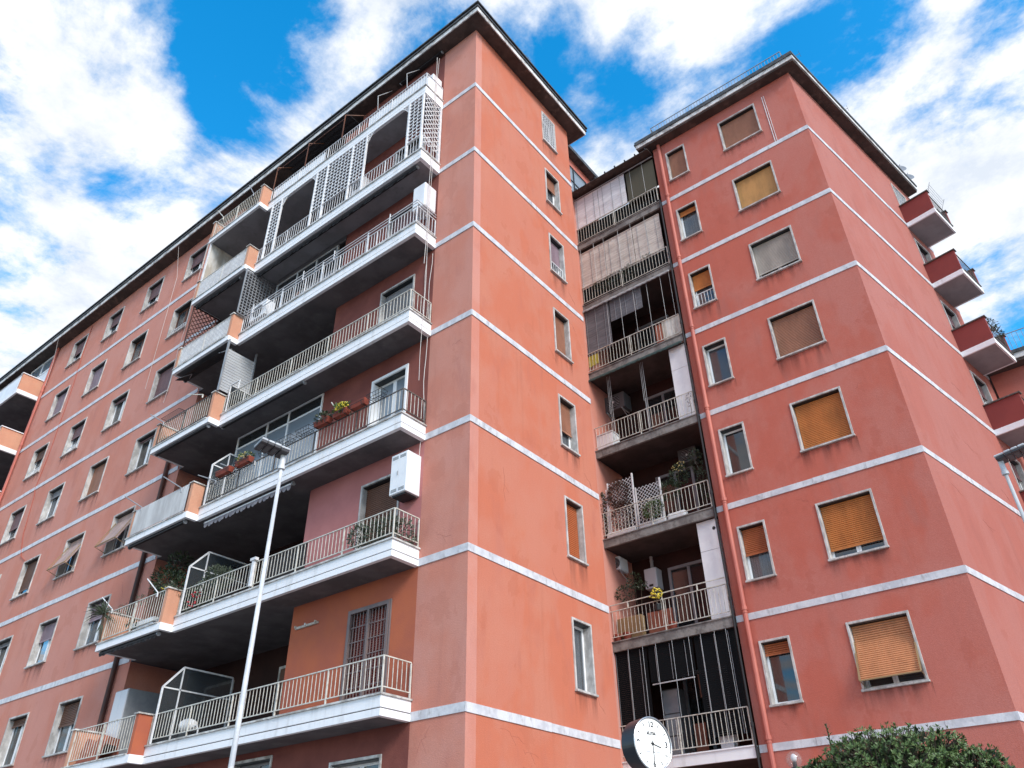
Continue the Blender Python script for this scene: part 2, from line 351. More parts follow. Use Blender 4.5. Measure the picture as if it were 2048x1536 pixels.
def window(bld, F, u0, u1, z0, z1, sh=.5, shc='mauve', cas='white_paint', curt='curtain', tilt=None, open_=False, fr=.055, stone='travertine', pane='glass_window', bars=None, leafs=None, stain=.75):
    M_ = MB(); D0 = -.26; pr = .03
    M_.fbox(F, u0, u0+fr, D0, pr, z0, z1); M_.fbox(F, u1-fr, u1, D0, pr, z0, z1)
    M_.fbox(F, u0+fr, u1-fr, D0, pr, z1-fr, z1); M_.fbox(F, u0-.02, u1+.02, D0, pr+.045, z0-.05, z0+.001)
    win = M_.build('window', stone, bld, bevel=.006)
    a, b, c, d = u0+fr, u1-fr, z0, z1-fr
    H = d-c
    MB().fbox(F, a+.001, b-.001, D0, -.015, d-.02, d-.001).build('shutter_slot', 'black_plastic', win)  # black strip added as painted shade on the underside of the lintel
    d -= .02; H = d-c
    if stain: MB().fbox(F, u0-.03, u1+.05, .002, .0035, z0-.05-stain*random.uniform(.5, 1.3), z0-.052).build('water_stain', 'sill_stain', win)
    if sh > 0:
        S = MB(); zb = d-H*sh+.03 if sh < 1 else c+.004
        hinge = None
        if tilt: hinge = (d-H*tilt[0], tilt[1])
        slats(S, F, a+.012, b-.012, max(zb, c+.004), d-.003, -.14, tilt=hinge)
        if not tilt: S.fbox(F, a+.012, b-.012, -.145, -.115, max(zb-.03, c+.002), max(zb, c+.03))
        S.build('shutter', 'shutter_'+shc, win)
        if tilt:
            T = MB()
            L = hinge[0]-max(zb, c); an = tilt[1]
            for uu in (a+.0, b-.0):
                T.bar(F.pt(uu, -.08, hinge[0]), F.pt(uu, -.08+L*math.sin(an), hinge[0]-L*math.cos(an)), .022, .035, F.n)
                T.tube(F.pt(uu, -.08, c+.08), F.pt(uu, -.08+L*math.sin(an), hinge[0]-L*math.cos(an)), .01)
            T.bar(F.pt(a, -.08+L*math.sin(an), hinge[0]-L*math.cos(an)), F.pt(b, -.08+L*math.sin(an), hinge[0]-L*math.cos(an)), .03, .03, F.n)
            T.build('shutter_arm', 'tan_wood', win)
    if sh < 1 or tilt:
        nl = leafs or (2 if b-a > .9 else 1); zt = d-.002
        C = MB(); cw = .055; dd0, dd1 = -.235, -.185
        W = (b-a)/nl
        for i in range(nl):
            p, q = a+W*i+.004, a+W*(i+1)-.004
            C.fbox(F, p, p+cw, dd0, dd1, c+.004, zt); C.fbox(F, q-cw, q, dd0, dd1, c+.004, zt)
            C.fbox(F, p+cw, q-cw, dd0, dd1, c+.004, c+.004+cw*1.3); C.fbox(F, p+cw, q-cw, dd0, dd1, zt-cw, zt)
            MB().fbox(F, p+cw, q-cw, -.213, -.207, c+.004+cw*1.3, zt-cw).build('pane', pane, win)
        C.build('casement', cas, win)
        if curt:
            K = MB(); n = int((b-a)/.05); pts = []
            for i in range(n+1):
                uu = a+.03+(b-a-.06)*i/n; dd = -.285+.018*math.sin(i*1.9+u0*3)+.01*math.sin(i*.7); pts.append((uu, dd))
            for (p, e), (q, g_) in zip(pts, pts[1:]): K.quad(F.pt(p,e,c+.02), F.pt(q,g_,c+.02), F.pt(q,g_,d), F.pt(p,e,d))
            K.build('curtain', curt, win)
        if bars:
            G = MB(); G.fbox(F, a, b, -.07, -.05, c+bars, c+bars+.025); G.fbox(F, a, b, -.07, -.05, c+.05, c+.07)
            n = max(3, int((b-a)/.11))
            for i in range(n+1): uu = a+.01+(b-a-.02)*i/n; G.fbox(F, uu-.008, uu+.008, -.068, -.052, c+.02, c+bars)
            G.build('guard_rail', 'rail_white', win)
    return win
def leaves(M_, pts_normals, size, asp=.42, rng=random):
    for p, nrm in pts_normals:
        d = Vector(nrm)+Vector((rng.uniform(-.8,.8), rng.uniform(-.8,.8), rng.uniform(-.5,.8))); d.normalize()
        s_ = size*rng.uniform(.6, 1.3); a = d.orthogonal().normalized(); a = Matrix.Rotation(rng.uniform(0, 6.28), 3, d) @ a
        fold = d.cross(a)*s_*.12; p = Vector(p); m_ = p+d*s_*.5
        M_.add([p, m_+a*s_*asp*.5+fold, p+d*s_, m_-a*s_*asp*.5+fold, m_-fold*.3], [(0, 1, 4), (1, 2, 4), (2, 3, 4), (3, 0, 4)])
def blob_pts(c, r, n, rng=random, shell=.55):
    out_ = []
    for _ in range(n):
        v = Vector((rng.gauss(0,1), rng.gauss(0,1), rng.gauss(0,1))).normalized(); k = shell+(1-shell)*rng.random()**.6
        out_.append((Vector((c[0]+v.x*r[0]*k, c[1]+v.y*r[1]*k, c[2]+v.z*r[2]*k)), v))
    return out_
def plant(name, label, base, clumps, size, m='leaf_green', group=None, stem=True, pot=None, flowers=None, cat='plant', asp=.42):
    """clumps: (x, y, z, rx, ry, rz, leaf count) in world space"""
    t = thing(name, base, label, cat, group); M_ = MB()
    for x, y, z, a, b, c, n in clumps: leaves(M_, blob_pts((x,y,z), (a,b,c), n), size, asp)
    M_.build('foliage', m, t)
    if stem:
        S = MB()
        for x, y, z, a, b, c, n in clumps:
            bs = Vector(base); S.path([bs, bs.lerp(Vector((x,y,z)), .5)+Vector((.02,.01,0)), (x, y, z+c*.4)], max(.006, size*.09), 5)
        S.build('stem', 'bark', t)
    if pot:
        r, h, pm = pot; MB().lathe(Vector(base)-Vector((0,0,h)), (0,0,1), [(r*.72,0),(r,h*.85),(r*1.08,h*.86),(r*1.08,h),(r*.9,h),(r*.88,h*.9)], 14).build('pot', pm, t)
    if flowers:
        fm, cl, fs_ = flowers; G = MB()
        for x, y, z, a, b, c, n in cl:
            for p, v in blob_pts((x,y,z), (a,b,c), n): G.sphere(p, fs_*random.uniform(.7,1.2), 6, 4, .7)
        G.build('blossom', fm, t)
    return t

# ------------------------------------------------------------------ ground
g = MB(); g.quad((-600,-600,0),(600,-600,0),(600,600,0),(-600,600,0)); struct(g.build('ground', 'paving'))
g = MB(); g.quad((-300,-30,.004),(300,-30,.004),(300,-9.5,.004),(-300,-9.5,.004)); struct(g.build('road', 'asphalt'))
g = MB(); g.box(-300,300,-9.5,-9.3,0,.13); struct(g.build('kerb', 'coping'))

# ------------------------------------------------------------------ helpers for balconies
BAL = {}
def bal_mesh(h, m, t=.0115):
    k = (round(h, 3), m)
    if k not in BAL:
        o = MB().box(-t/2, t/2, -t/2, t/2, 0, h); me = bpy.data.meshes.new('baluster'); me.from_pydata(o.v, [], o.f); me.materials.append(MT[m]); BAL[k] = me
    return BAL[k]
def railing(parent, pts, z0, z1, m='rail_cream', mb=None, gap=.122, single=True, rail=.027, bw=.012, post=1.65, foot=None, bottom=True):
    """pts: polyline in plan; top and bottom rail, posts, and upright bars"""
    mb = mb or m; R_ = MB(); Bj = MB(); n_ = 0
    for si, ((x0, y0), (x1, y1)) in enumerate(zip(pts, pts[1:])):
        a = Vector((x0, y0, 0)); b = Vector((x1, y1, 0)); zt = Vector((0,0,1))
        if si: a = a+(b-a).normalized()*.02
        L = (b-a).length
        R_.bar(a+zt*z1, b+zt*z1, .022, rail*1.1, zt)
        if bottom: R_.bar(a+zt*z0, b+zt*z0, .02, rail*.8, zt)
        npst = max(1, int(round(L/post)))
        for i in range(1 if si else 0, npst+1):
            p = a.lerp(b, i/npst); f0 = foot if foot is not None else z0
            R_.box(p.x-.014, p.x+.014, p.y-.014, p.y+.014, f0, z1-.012)
        n = max(2, int(round(L/gap)))
        for i in range(1, n):
            p = a.lerp(b, i/n)
            if single: inst('baluster', bal_mesh(z1-z0-.02, mb), (p.x, p.y, z0+.01), parent)
            else: Bj.box(p.x-bw/2, p.x+bw/2, p.y-.006, p.y+.006, z0+.01, z1-.01)
            n_ += 1
    R_.build('railing', m, parent)
    if Bj.v: struct(Bj.build('baluster_row', mb, parent), 'stuff')
    return n_

def course(bld, F, u0, u1, z0, z1, L=1.35):
    n = max(1, int(round((u1-u0)/L)))
    for i in range(n):
        a_ = u0+(u1-u0)*i/n; b_ = u0+(u1-u0)*(i+1)/n; j1 = random.uniform(-.004, .004); j2 = random.uniform(-.004, .004)
        MB().fbox(F, a_+.003, b_-.003, -.004, .022+random.uniform(-.003, .004), z0+j1, z1+j2).build('marble_slab', 'marble', bld)
# ------------------------------------------------------------------ left block
A = thing('apartment_building', (-14, 3, 0), 'long salmon apartment block on the left with stacked wide balconies', 'building', None)
wins = [(-16.45, -15.05), (-19.77, -18.4), (-23.14, -21.78), (-26.5, -25.1)]
holes = [(a, b, ZB[k]+.85, ZB[k]+2.35) for k in range(7) for a, b in wins]
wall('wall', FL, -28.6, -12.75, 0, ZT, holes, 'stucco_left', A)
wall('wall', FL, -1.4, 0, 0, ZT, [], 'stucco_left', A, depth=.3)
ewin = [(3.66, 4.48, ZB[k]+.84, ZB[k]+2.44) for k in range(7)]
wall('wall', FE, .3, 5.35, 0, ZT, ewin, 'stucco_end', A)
MB().quad((0,0,0),(0,.3,0),(0,.3,ZT),(0,0,ZT)).build('wall_edge', 'stucco_end', A)
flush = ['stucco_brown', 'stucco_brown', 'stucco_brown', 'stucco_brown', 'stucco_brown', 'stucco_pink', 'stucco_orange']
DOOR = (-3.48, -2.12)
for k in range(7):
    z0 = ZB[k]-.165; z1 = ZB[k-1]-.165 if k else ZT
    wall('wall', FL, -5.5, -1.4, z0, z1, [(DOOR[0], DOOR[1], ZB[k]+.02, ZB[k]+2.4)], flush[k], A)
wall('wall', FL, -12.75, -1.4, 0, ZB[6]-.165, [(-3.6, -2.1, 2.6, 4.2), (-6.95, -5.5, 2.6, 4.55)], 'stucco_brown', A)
# loggia: back and side walls
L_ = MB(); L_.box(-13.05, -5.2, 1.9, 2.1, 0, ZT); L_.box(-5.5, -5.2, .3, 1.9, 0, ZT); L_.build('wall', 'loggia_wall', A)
MB().box(-13.05, -12.75, .3, 1.9, 0, ZT).build('wall', 'stucco_left', A)
# hidden sides
H_ = MB(); H_.box(-1.81, -.3, 5.05, 5.35, 0, ZT); H_.box(-1.81, -1.6, 5.35, 8.3, 0, ZT); H_.box(-46, -1.81, 13.8, 14, 0, ZT); H_.box(-1.81, -1.6, 8.3, 14, 0, ZT)
H_.build('wall', 'stucco_left', A)
# marble bands
for k in range(7):
    z1 = ZB[k]; z0 = z1-.17
    course(A, FL, -28.45, -12.8, z0, z1)
    course(A, FL, -1.395, .022, z0, z1)
    course(A, FE, .006, 5.36, z0, z1)
# cornice
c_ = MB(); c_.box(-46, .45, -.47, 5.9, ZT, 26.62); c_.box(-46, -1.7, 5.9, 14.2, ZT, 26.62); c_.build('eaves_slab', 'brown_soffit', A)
c_ = MB(); c_.box(-46, .485, -.505, -.47, ZT+.012, 26.60); c_.box(.45, .485, -.47, 5.935, ZT+.012, 26.60); c_.box(-1.7, .45, 5.9, 5.935, ZT+.012, 26.60); c_.build('cornice', 'cornice_edge', A)
c_ = MB(); c_.box(-46, .53, -.55, 5.98, 26.60, 26.66); c_.box(-46, .50, -.52, 5.95, 26.66, 26.76); c_.box(-46, .56, -.58, 6.0, 26.76, 26.82); c_.box(-46, -1.7, 5.95, 14.2, 26.62, 26.80); c_.build('gutter', 'gutter_metal', A)
# roof-top room behind the corner
p_ = MB(); p_.box(-9, -1.8, 6.4, 10.3, 26.8, 29.1); p_.build('roof_room', 'stucco_right', A)
p_ = MB(); p_.box(-9.2, -1.45, 6.1, 10.6, 29.1, 29.3); p_.build('roof_slab', 'gutter_metal', A)
PF = Fac((-1.8, 0, 0), (0,1,0), (1,0,0))
p_ = MB()
for y0, y1 in ((7.3, 7.36), (8.55, 8.61), (9.72, 9.78)): p_.fbox(PF, y0, y1, 0, .05, 26.9, 28.55)
for z0 in (26.9, 27.6, 28.5): p_.fbox(PF, 7.36, 9.72, 0, .045, z0, z0+.05)
pw = p_.build('window', 'black_iron', A)
for y0, y1 in ((7.36, 8.55), (8.61, 9.72)):
    for z0, z1 in ((26.95, 27.6), (27.65, 28.5)): MB().fbox(PF, y0, y1, .01, .02, z0, z1).build('pane', 'glass_frosted', pw)
# windows of the long facade: shutter state floor by floor, from the balconies outwards
ST = [[(.45,'mauve'),(.5,'mauve'),(.42,'mauve'),(.5,'mauve')],
      [(.0,'mauve','wood_brown'),(.0,'mauve','wood_brown'),(1,'lavender'),(1,'lavender')],
      [(.8,'mauve'),(.1,'mauve'),(.4,'mauve'),(.35,'brown')],
      [(.06,'mauve'),(.9,'pinkbrown'),(.22,'grey'),(.55,'mauve')],
      [(.94,'palepink','white_paint','tilt'),(.94,'palepink','white_paint','tilt'),(.8,'brown'),(.4,'mauve')],
      [(.4,'lavender'),(.42,'lavender'),(.12,'grey'),(.5,'mauve')],
      [(.45,'brown'),(.16,'brown'),(.3,'mauve'),(.4,'mauve')]]
for k in range(7):
    for j, (a, b) in enumerate(wins):
        if k == 6 and j > 1 or k == 5 and j > 2: continue
        s = ST[k][j]; kw = {}
        if len(s) > 3: kw['tilt'] = (.14, rad(25))
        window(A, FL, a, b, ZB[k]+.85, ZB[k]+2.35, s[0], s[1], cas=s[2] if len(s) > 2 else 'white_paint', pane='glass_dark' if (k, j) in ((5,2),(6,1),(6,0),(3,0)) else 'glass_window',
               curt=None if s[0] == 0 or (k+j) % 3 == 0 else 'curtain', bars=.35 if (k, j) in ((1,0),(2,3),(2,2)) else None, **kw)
EST = [None, (.38,'pinkbrown'), (.6,'lavender'), (1,'pinkbrown'), (.62,'pinkbrown'), (1,'rust'), (0,'brown')]
for k in range(7):
    a, b, c, d = ewin[k]; s = EST[k]
    if s is None:
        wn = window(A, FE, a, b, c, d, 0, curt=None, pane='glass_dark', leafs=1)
        G_ = MB(); nu, nz = 6, 11
        for i in range(nu+1): u = a+.07+(b-a-.14)*i/nu; G_.fbox(FE, u-.016, u+.016, -.02, .0, c, d-.07)
        for i in range(nz+1): z = c+.01+(d-.09-c)*i/nz; G_.fbox(FE, a+.07, b-.07, .0, .016, z-.014, z+.014)
        G_.build('grille', 'rail_white', wn)
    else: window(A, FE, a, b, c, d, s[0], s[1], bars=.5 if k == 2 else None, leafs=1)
# doors behind the balconies
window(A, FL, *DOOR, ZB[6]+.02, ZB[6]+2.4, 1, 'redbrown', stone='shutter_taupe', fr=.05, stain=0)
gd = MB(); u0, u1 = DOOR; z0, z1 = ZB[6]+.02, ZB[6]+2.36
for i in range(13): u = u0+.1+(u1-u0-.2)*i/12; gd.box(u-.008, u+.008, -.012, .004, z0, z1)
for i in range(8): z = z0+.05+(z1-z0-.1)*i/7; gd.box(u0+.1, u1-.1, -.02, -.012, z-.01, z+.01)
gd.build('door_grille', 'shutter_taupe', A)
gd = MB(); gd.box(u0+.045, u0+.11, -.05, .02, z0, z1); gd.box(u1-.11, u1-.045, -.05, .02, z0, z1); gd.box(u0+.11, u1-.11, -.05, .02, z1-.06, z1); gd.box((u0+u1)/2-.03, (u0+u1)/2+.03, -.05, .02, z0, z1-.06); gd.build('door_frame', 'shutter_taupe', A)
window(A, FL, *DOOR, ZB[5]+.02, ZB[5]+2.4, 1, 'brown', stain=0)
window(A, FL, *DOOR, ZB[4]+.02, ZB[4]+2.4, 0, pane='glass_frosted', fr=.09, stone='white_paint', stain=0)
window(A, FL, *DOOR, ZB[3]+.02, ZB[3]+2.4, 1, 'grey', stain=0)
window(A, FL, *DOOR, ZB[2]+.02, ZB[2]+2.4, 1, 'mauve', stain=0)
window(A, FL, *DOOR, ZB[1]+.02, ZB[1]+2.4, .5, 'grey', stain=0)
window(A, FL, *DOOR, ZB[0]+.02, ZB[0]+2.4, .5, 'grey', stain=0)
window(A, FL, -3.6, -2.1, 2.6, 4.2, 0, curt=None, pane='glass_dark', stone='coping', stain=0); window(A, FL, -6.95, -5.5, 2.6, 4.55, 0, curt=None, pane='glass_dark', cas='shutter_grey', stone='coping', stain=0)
BKF = Fac((0, 1.9, 0), (1,0,0), (0,-1,0))
for k in (0, 1, 3, 5, 6):
    for a, b in ((-8.2, -6.9), (-11.6, -10.4)):
        d_ = MB(); d_.fbox(BKF, a, b, 0, .05, ZB[k]+.05, ZB[k]+2.3); dd = d_.build('loggia_door', 'shutter_brown', A)
        q_ = MB(); q_.fbox(BKF, a-.07, a, 0, .06, ZB[k], ZB[k]+2.37); q_.fbox(BKF, b, b+.07, 0, .06, ZB[k], ZB[k]+2.37); q_.fbox(BKF, a, b, 0, .06, ZB[k]+2.3, ZB[k]+2.37); q_.build('door_frame', 'coping', dd)
# glazed-in loggias
def glazing(xs, zlo, zt, ztr, m='white_paint', pm='glass_frosted', top='glass_dark'):
    G_ = MB(); fr_ = .05
    for x in xs: G_.box(x-fr_/2, x+fr_/2, -.035, .03, zlo, zt)
    for z in (zlo, ztr, zt-fr_):
        for x0, x1 in zip(xs, xs[1:]): G_.box(x0+fr_/2, x1-fr_/2, -.03, .025, z, z+fr_)
    gl = G_.build('glazed_screen', m, A)
    for x0, x1 in zip(xs, xs[1:]):
        MB().box(x0+fr_/2, x1-fr_/2, -.006, .006, zlo+fr_, ztr).build('pane', pm, gl); MB().box(x0+fr_/2, x1-fr_/2, -.006, .006, ztr+fr_, zt-fr_).build('pane', top, gl)
glazing([-9.45, -8.0, -7.0, -5.53], ZB[4]+.0, 13.95, 13.5)
glazing([-9.0, -7.9, -6.9, -5.88], ZB[2]+.0, 19.95, 19.45, m='grey_sheet', pm='glass_dark')
MB().box(-9.0, -5.5, -.02, .02, 19.96, ZB[1]-.165).build('screen_head', 'grey_soffit', A)
# balconies
BAG = []
nsingle = 0
XS, X0, X1 = -9.4, -1.4, -12.55
for k in range(7):
    z = ZB[k]; s_ = MB()
    s_.box(XS, X0, -.79, 0, z-.165, z-.01); s_.box(X1, XS, -1.15, 0, z-.165, z-.01); s_.box(-12.75, -5.5, 0, 1.9, z-.165, z-.01)
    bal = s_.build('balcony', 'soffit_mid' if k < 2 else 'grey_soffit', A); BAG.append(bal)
    f_ = MB()
    f_.box(XS, X0+.02, -.815, -.72, z-.17, z-.035); f_.box(XS, X0-.06, -.75, -.72, z-.035, z-.012); f_.box(XS, X0+.01, -.81, -.72, z-.012, z+.205)
    f_.box(X0-.1, X0+.02, -.72, -.001, z-.17, z-.035); f_.box(X0-.1, X0-.06, -.72, -.001, z-.035, z-.012); f_.box(X0-.1, X0+.01, -.72, -.001, z-.012, z+.205)
    f_.box(X1, XS+.012, -1.17, -1.08, z-.17, z+.015); f_.box(XS-.1, XS+.012, -1.08, -.80, z-.17, z+.015); f_.box(X1, X1+.1, -1.08, -.001, z-.17, z+.015)
    f_.build('fascia', 'white_fascia', bal, bevel=.005)
    c_ = MB(); c_.box(XS+.02, X0+.045, -.85, -.70, z+.205, z+.24); c_.box(X0-.12, X0+.045, -.70, -.001, z+.205, z+.24); c_.build('coping', 'coping', bal); MB().box(X1-.03, XS-.14, -1.20, -1.06, z+.015, z+.045).build('coping', 'coping', bal)
    pm = 'stucco_orange' if k == 6 else 'stucco_panel'
    p_ = MB(); p_.box(XS-.13, XS, -1.15, -.79, z+.015, z+.91); p_.build('end_panel', pm, bal)
    p_ = MB(); p_.box(X1, X1+.13, -1.15, -.01, z+.045, z+.91); p_.build('end_panel', 'stucco_panel', bal)
    MB().box(XS-.17, XS+.04, -1.19, -.74, z+.91, z+.945).build('coping', 'coping', bal); MB().box(X1-.04, X1+.17, -1.19, -.01, z+.91, z+.945).build('coping', 'coping', bal)
    ml = {3: 'rail_dark', 4: 'rail_dark'}.get(k, 'rail_cream'); mr = {4: 'rail_dark', 1: 'rail_white', 0: 'rail_white', 2: 'rail_white'}.get(k, 'rail_cream')
    sg = k >= 4
    nsingle += railing(bal, [(XS+.02, -.775), (X0-.02, -.775), (X0-.02, -.03)], z+.36, z+.93, mr, mb='rail_white' if k < 3 else 'rail_cream', single=sg, foot=z+.24)
    if k != 4 and k > 0 or k == 0:
        railing(bal, [(X1+.15, -1.13), (XS-.15, -1.13)], z+.16, z+.90, ml, mb='rail_white' if k in (1, 2) else 'rail_cream', single=(k in (5, 6)), foot=z+.045, gap=.085 if k in (1, 2) else .122, bw=.034 if k in (1, 2) else .012)
# extra drying rails
r_ = MB()
for dz in (1.03, 1.14): r_.bar((XS+.1, -.80, ZB[2]+dz), (X0, -.80, ZB[2]+dz), .016, .02); r_.bar((X0, -.80, ZB[2]+dz), (X0, -.03, ZB[2]+dz), .016, .02)
for x in (-2.5, -4.9, -6.35, -8.9): r_.box(x-.012, x+.012, -.815, -.79, ZB[2]+.9, ZB[2]+1.28)
for x in (-3.4, -5.4, -7.35): r_.box(x-.03, x+.03, -.80, -.785, ZB[2]+.25, ZB[2]+1.1)
r_.build('drying_rail', 'rail_white', BAG[2])
# left neighbouring bay
wall('wall', Fac((0,1.3,0), (1,0,0), (0,-1,0)), -46, -28.6, 0, ZT, [], 'stucco_brown', A)
MB().box(-28.6, -28.3, .3, 1.3, 0, ZT).build('wall', 'stucco_brown', A)
for k in range(7):
    z = ZB[k]; s_ = MB(); s_.box(-40, -28.75, -1.03, 1.3, z-.165, z-.01); bal = s_.build('balcony', 'grey_soffit', A)
    f_ = MB(); f_.box(-40, -28.72, -1.06, -.98, z-.17, z+.05); f_.box(-28.82, -28.72, -.98, -.001, z-.17, z+.05); f_.build('fascia', 'white_fascia', bal)
    p_ = MB(); p_.box(-28.9, -28.76, -1.04, -.001, z+.05, z+.98); p_.build('end_panel', 'stucco_panel', bal)
    c_ = MB(); c_.box(-28.95, -28.71, -1.09, -.001, z+.98, z+1.02); c_.build('coping', 'white_fascia', bal)
    railing(bal, [(-40, -1.0), (-28.95, -1.0)], z+.12, z+1.1, 'rail_white', single=False, gap=.13)
    if k == 0: MB().box(-40, -28.95, -1.04, -1.02, z+.1, z+.95).build('screen', 'white_metal', bal)
q_ = MB()
for x in (-28.75, -30.1, -31.5): q_.box(x-.04, x+.04, .02, .09, ZB[0]+.1, 26.3)
q_.box(-31.5, -28.7, .02, .08, 26.2, 26.3); q_.box(-31.5, -28.7, .02, .08, 25.4, 25.48); gs = q_.build('glazed_screen', 'white_paint', A)
for a, b in ((-31.46, -30.14), (-30.06, -28.79)): MB().box(a, b, .045, .055, ZB[0]+.1, 25.4).build('pane', 'white_metal', gs); MB().box(a, b, .045, .055, 25.48, 26.2).build('pane', 'glass_frosted', gs)
# drainpipes
def pipe(parent, x, y, z0, z1, r, m, collars):
    P_ = MB(); P_.tube((x, y, z0), (x, y, z1), r, 10)
    for zc in collars: P_.tube((x, y, zc-.05), (x, y, zc+.05), r*1.28, 10); P_.tube((x, y, zc-.12), (x, y, zc-.09), r*1.2, 10)
    return P_.build('drainpipe', m, parent, smooth=False)
pipe(A, -28.38, -.09, 0, ZT, .05, 'pipe_pink', [ZB[k]+.25 for k in range(7)]); pipe(A, -28.52, -.08, 0, ZT, .04, 'pipe_pink', [ZB[k]-.9 for k in range(7)])
pipe(A, -13.42, -.09, 0, ZB[3]+1.2, .075, 'pipe_brown', [ZB[k]+.9 for k in range(3, 7)])

# ------------------------------------------------------------------ right block with the recessed balconies
B = thing('apartment_building', (4, 12, 0), 'right salmon apartment block with roof railing, large roller-shuttered windows and recessed balconies on its left', 'building')
XL = 2.13
bs = [(2.6, 3.4, ZB[k]+.83, ZB[k]+2.36) for k in range(7)]; bb = [(4.8, 6.235, ZB[k]+.85, ZB[k]+2.38) for k in range(7)]
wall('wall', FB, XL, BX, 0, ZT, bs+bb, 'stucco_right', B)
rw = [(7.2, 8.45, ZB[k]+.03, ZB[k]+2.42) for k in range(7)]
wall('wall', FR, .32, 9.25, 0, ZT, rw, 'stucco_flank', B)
q = FR.pt(.32, 0, 0); MB().quad((BX,BY,0), (q.x,q.y,0), (q.x,q.y,ZT), (BX,BY,ZT)).build('wall_edge', 'stucco_flank', B)
e1 = FR.pt(9.25, 0, 0); e2 = FR.pt(9.25, -5, 0); H_ = MB()
H_.quad(e1, e2, (e2.x,e2.y,ZT), (e1.x,e1.y,ZT)); H_.build('wall', 'stucco_flank', B)
H_ = MB(); H_.box(XL, XL+.3, BY+.3, 16, 0, ZT); H_.box(XL+.3, 4.8, 15.8, 16, 0, ZT); H_.build('wall', 'stucco_right', B)
for k in range(7):
    z1 = ZB[k]; z0 = z1-.17
    course(B, FB, XL, BX+.012, z0, z1)
    course(B, FR, .004, 7.03, z0, z1)
    course(B, FR, 8.8, 9.25, z0, z1)
def off_corner(d):   # outer corner of front line (y = BY-d) and flank line (offset d)
    p = FR.pt(0, d, 0); s = (BY-d-p.y)/FR.u.y; return Vector((p.x+FR.u.x*s, BY-d, 0))
def roof_ring(d, z0, z1, m, name):
    c = off_corner(d); a = FR.pt(9.1, d, 0); b_ = FR.pt(9.1, -5, 0)
    MB().prism([(1.66-(d-.38), BY-d, z0), (c.x, c.y, z0), (a.x, a.y, z0), (b_.x, b_.y, z0), (1.66-(d-.38), 15, z0)], (0,0,z1-z0)).build(name, m, B)
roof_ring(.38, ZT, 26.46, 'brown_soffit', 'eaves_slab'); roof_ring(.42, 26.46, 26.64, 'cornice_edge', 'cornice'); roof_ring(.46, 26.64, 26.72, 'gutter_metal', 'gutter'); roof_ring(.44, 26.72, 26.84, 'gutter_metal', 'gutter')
rr = MB()
for z in (26.98, 27.66): rr.bar((2.2, BY-.02, z), (7.62, BY-.02, z), .025, .025)
for i in range(46): x = 2.2+5.42*i/45; rr.box(x-.008, x+.008, BY-.028, BY-.012, 26.84, 27.66)
for x in (2.2, 7.62):
    rr.bar((x, BY-.02, 27.66), (x, 10.5, 27.66), .025, .025); rr.tube((x, BY-.02, 27.6), (x, BY+.7, 26.84), .014)
    for i in range(1, 12): rr.box(x-.008, x+.008, BY+i*.2-.008, BY+i*.2+.008, 26.84, 27.66)
rr.build('roof_railing', 'grey_metal', B)
SB = [(1,'pinkbrown'),(.16,'orange'),(.46,'orange'),(0,'brown'),(0,'brown'),(.52,'rust'),(.2,'rust')]
BBs = [(.86,'pinkbrown'),(1,'tan'),(.84,'beige'),(1,'pinkbrown'),(1,'orange'),(.84,'orange'),(.96,'salmon')]
for k in range(7):
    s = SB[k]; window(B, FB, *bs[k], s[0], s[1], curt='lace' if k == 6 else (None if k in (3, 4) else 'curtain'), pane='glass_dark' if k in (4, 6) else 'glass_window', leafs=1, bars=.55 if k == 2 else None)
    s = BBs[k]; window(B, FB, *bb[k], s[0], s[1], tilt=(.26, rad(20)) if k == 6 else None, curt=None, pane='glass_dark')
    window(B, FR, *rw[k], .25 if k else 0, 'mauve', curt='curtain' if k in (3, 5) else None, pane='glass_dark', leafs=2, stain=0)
grl = MB()
for i in range(12): u = 7.27+1.1*i/11; grl.fbox(FR, u-.01, u+.01, -.02, 0, ZB[0]+.05, ZB[0]+2.3)
for i in range(14): z = ZB[0]+.1+2.2*i/13; grl.fbox(FR, 7.27, 8.37, 0, .014, z-.008, z+.008)
grl.build('grille', 'rail_white', B)
pipe(B, 2.42, BY-.09, 0, ZT, .065, 'pipe_pink', [ZB[k]+.12 for k in range(7)])
P_ = MB(); P_.tube((2.10, BY-.12, 0), (2.10, BY-.12, ZB[0]+.05), .03, 8); P_.tube((2.10, BY-.12, ZB[0]+.05), (1.98, BY-.12, ZB[0]+.12), .03, 8)
for k in range(1, 7): P_.tube((2.10, BY-.12, ZB[k]+.4), (2.10, BY-.12, ZB[k]+.5), .042, 8)
P_.build('drainpipe', 'black_iron', B)
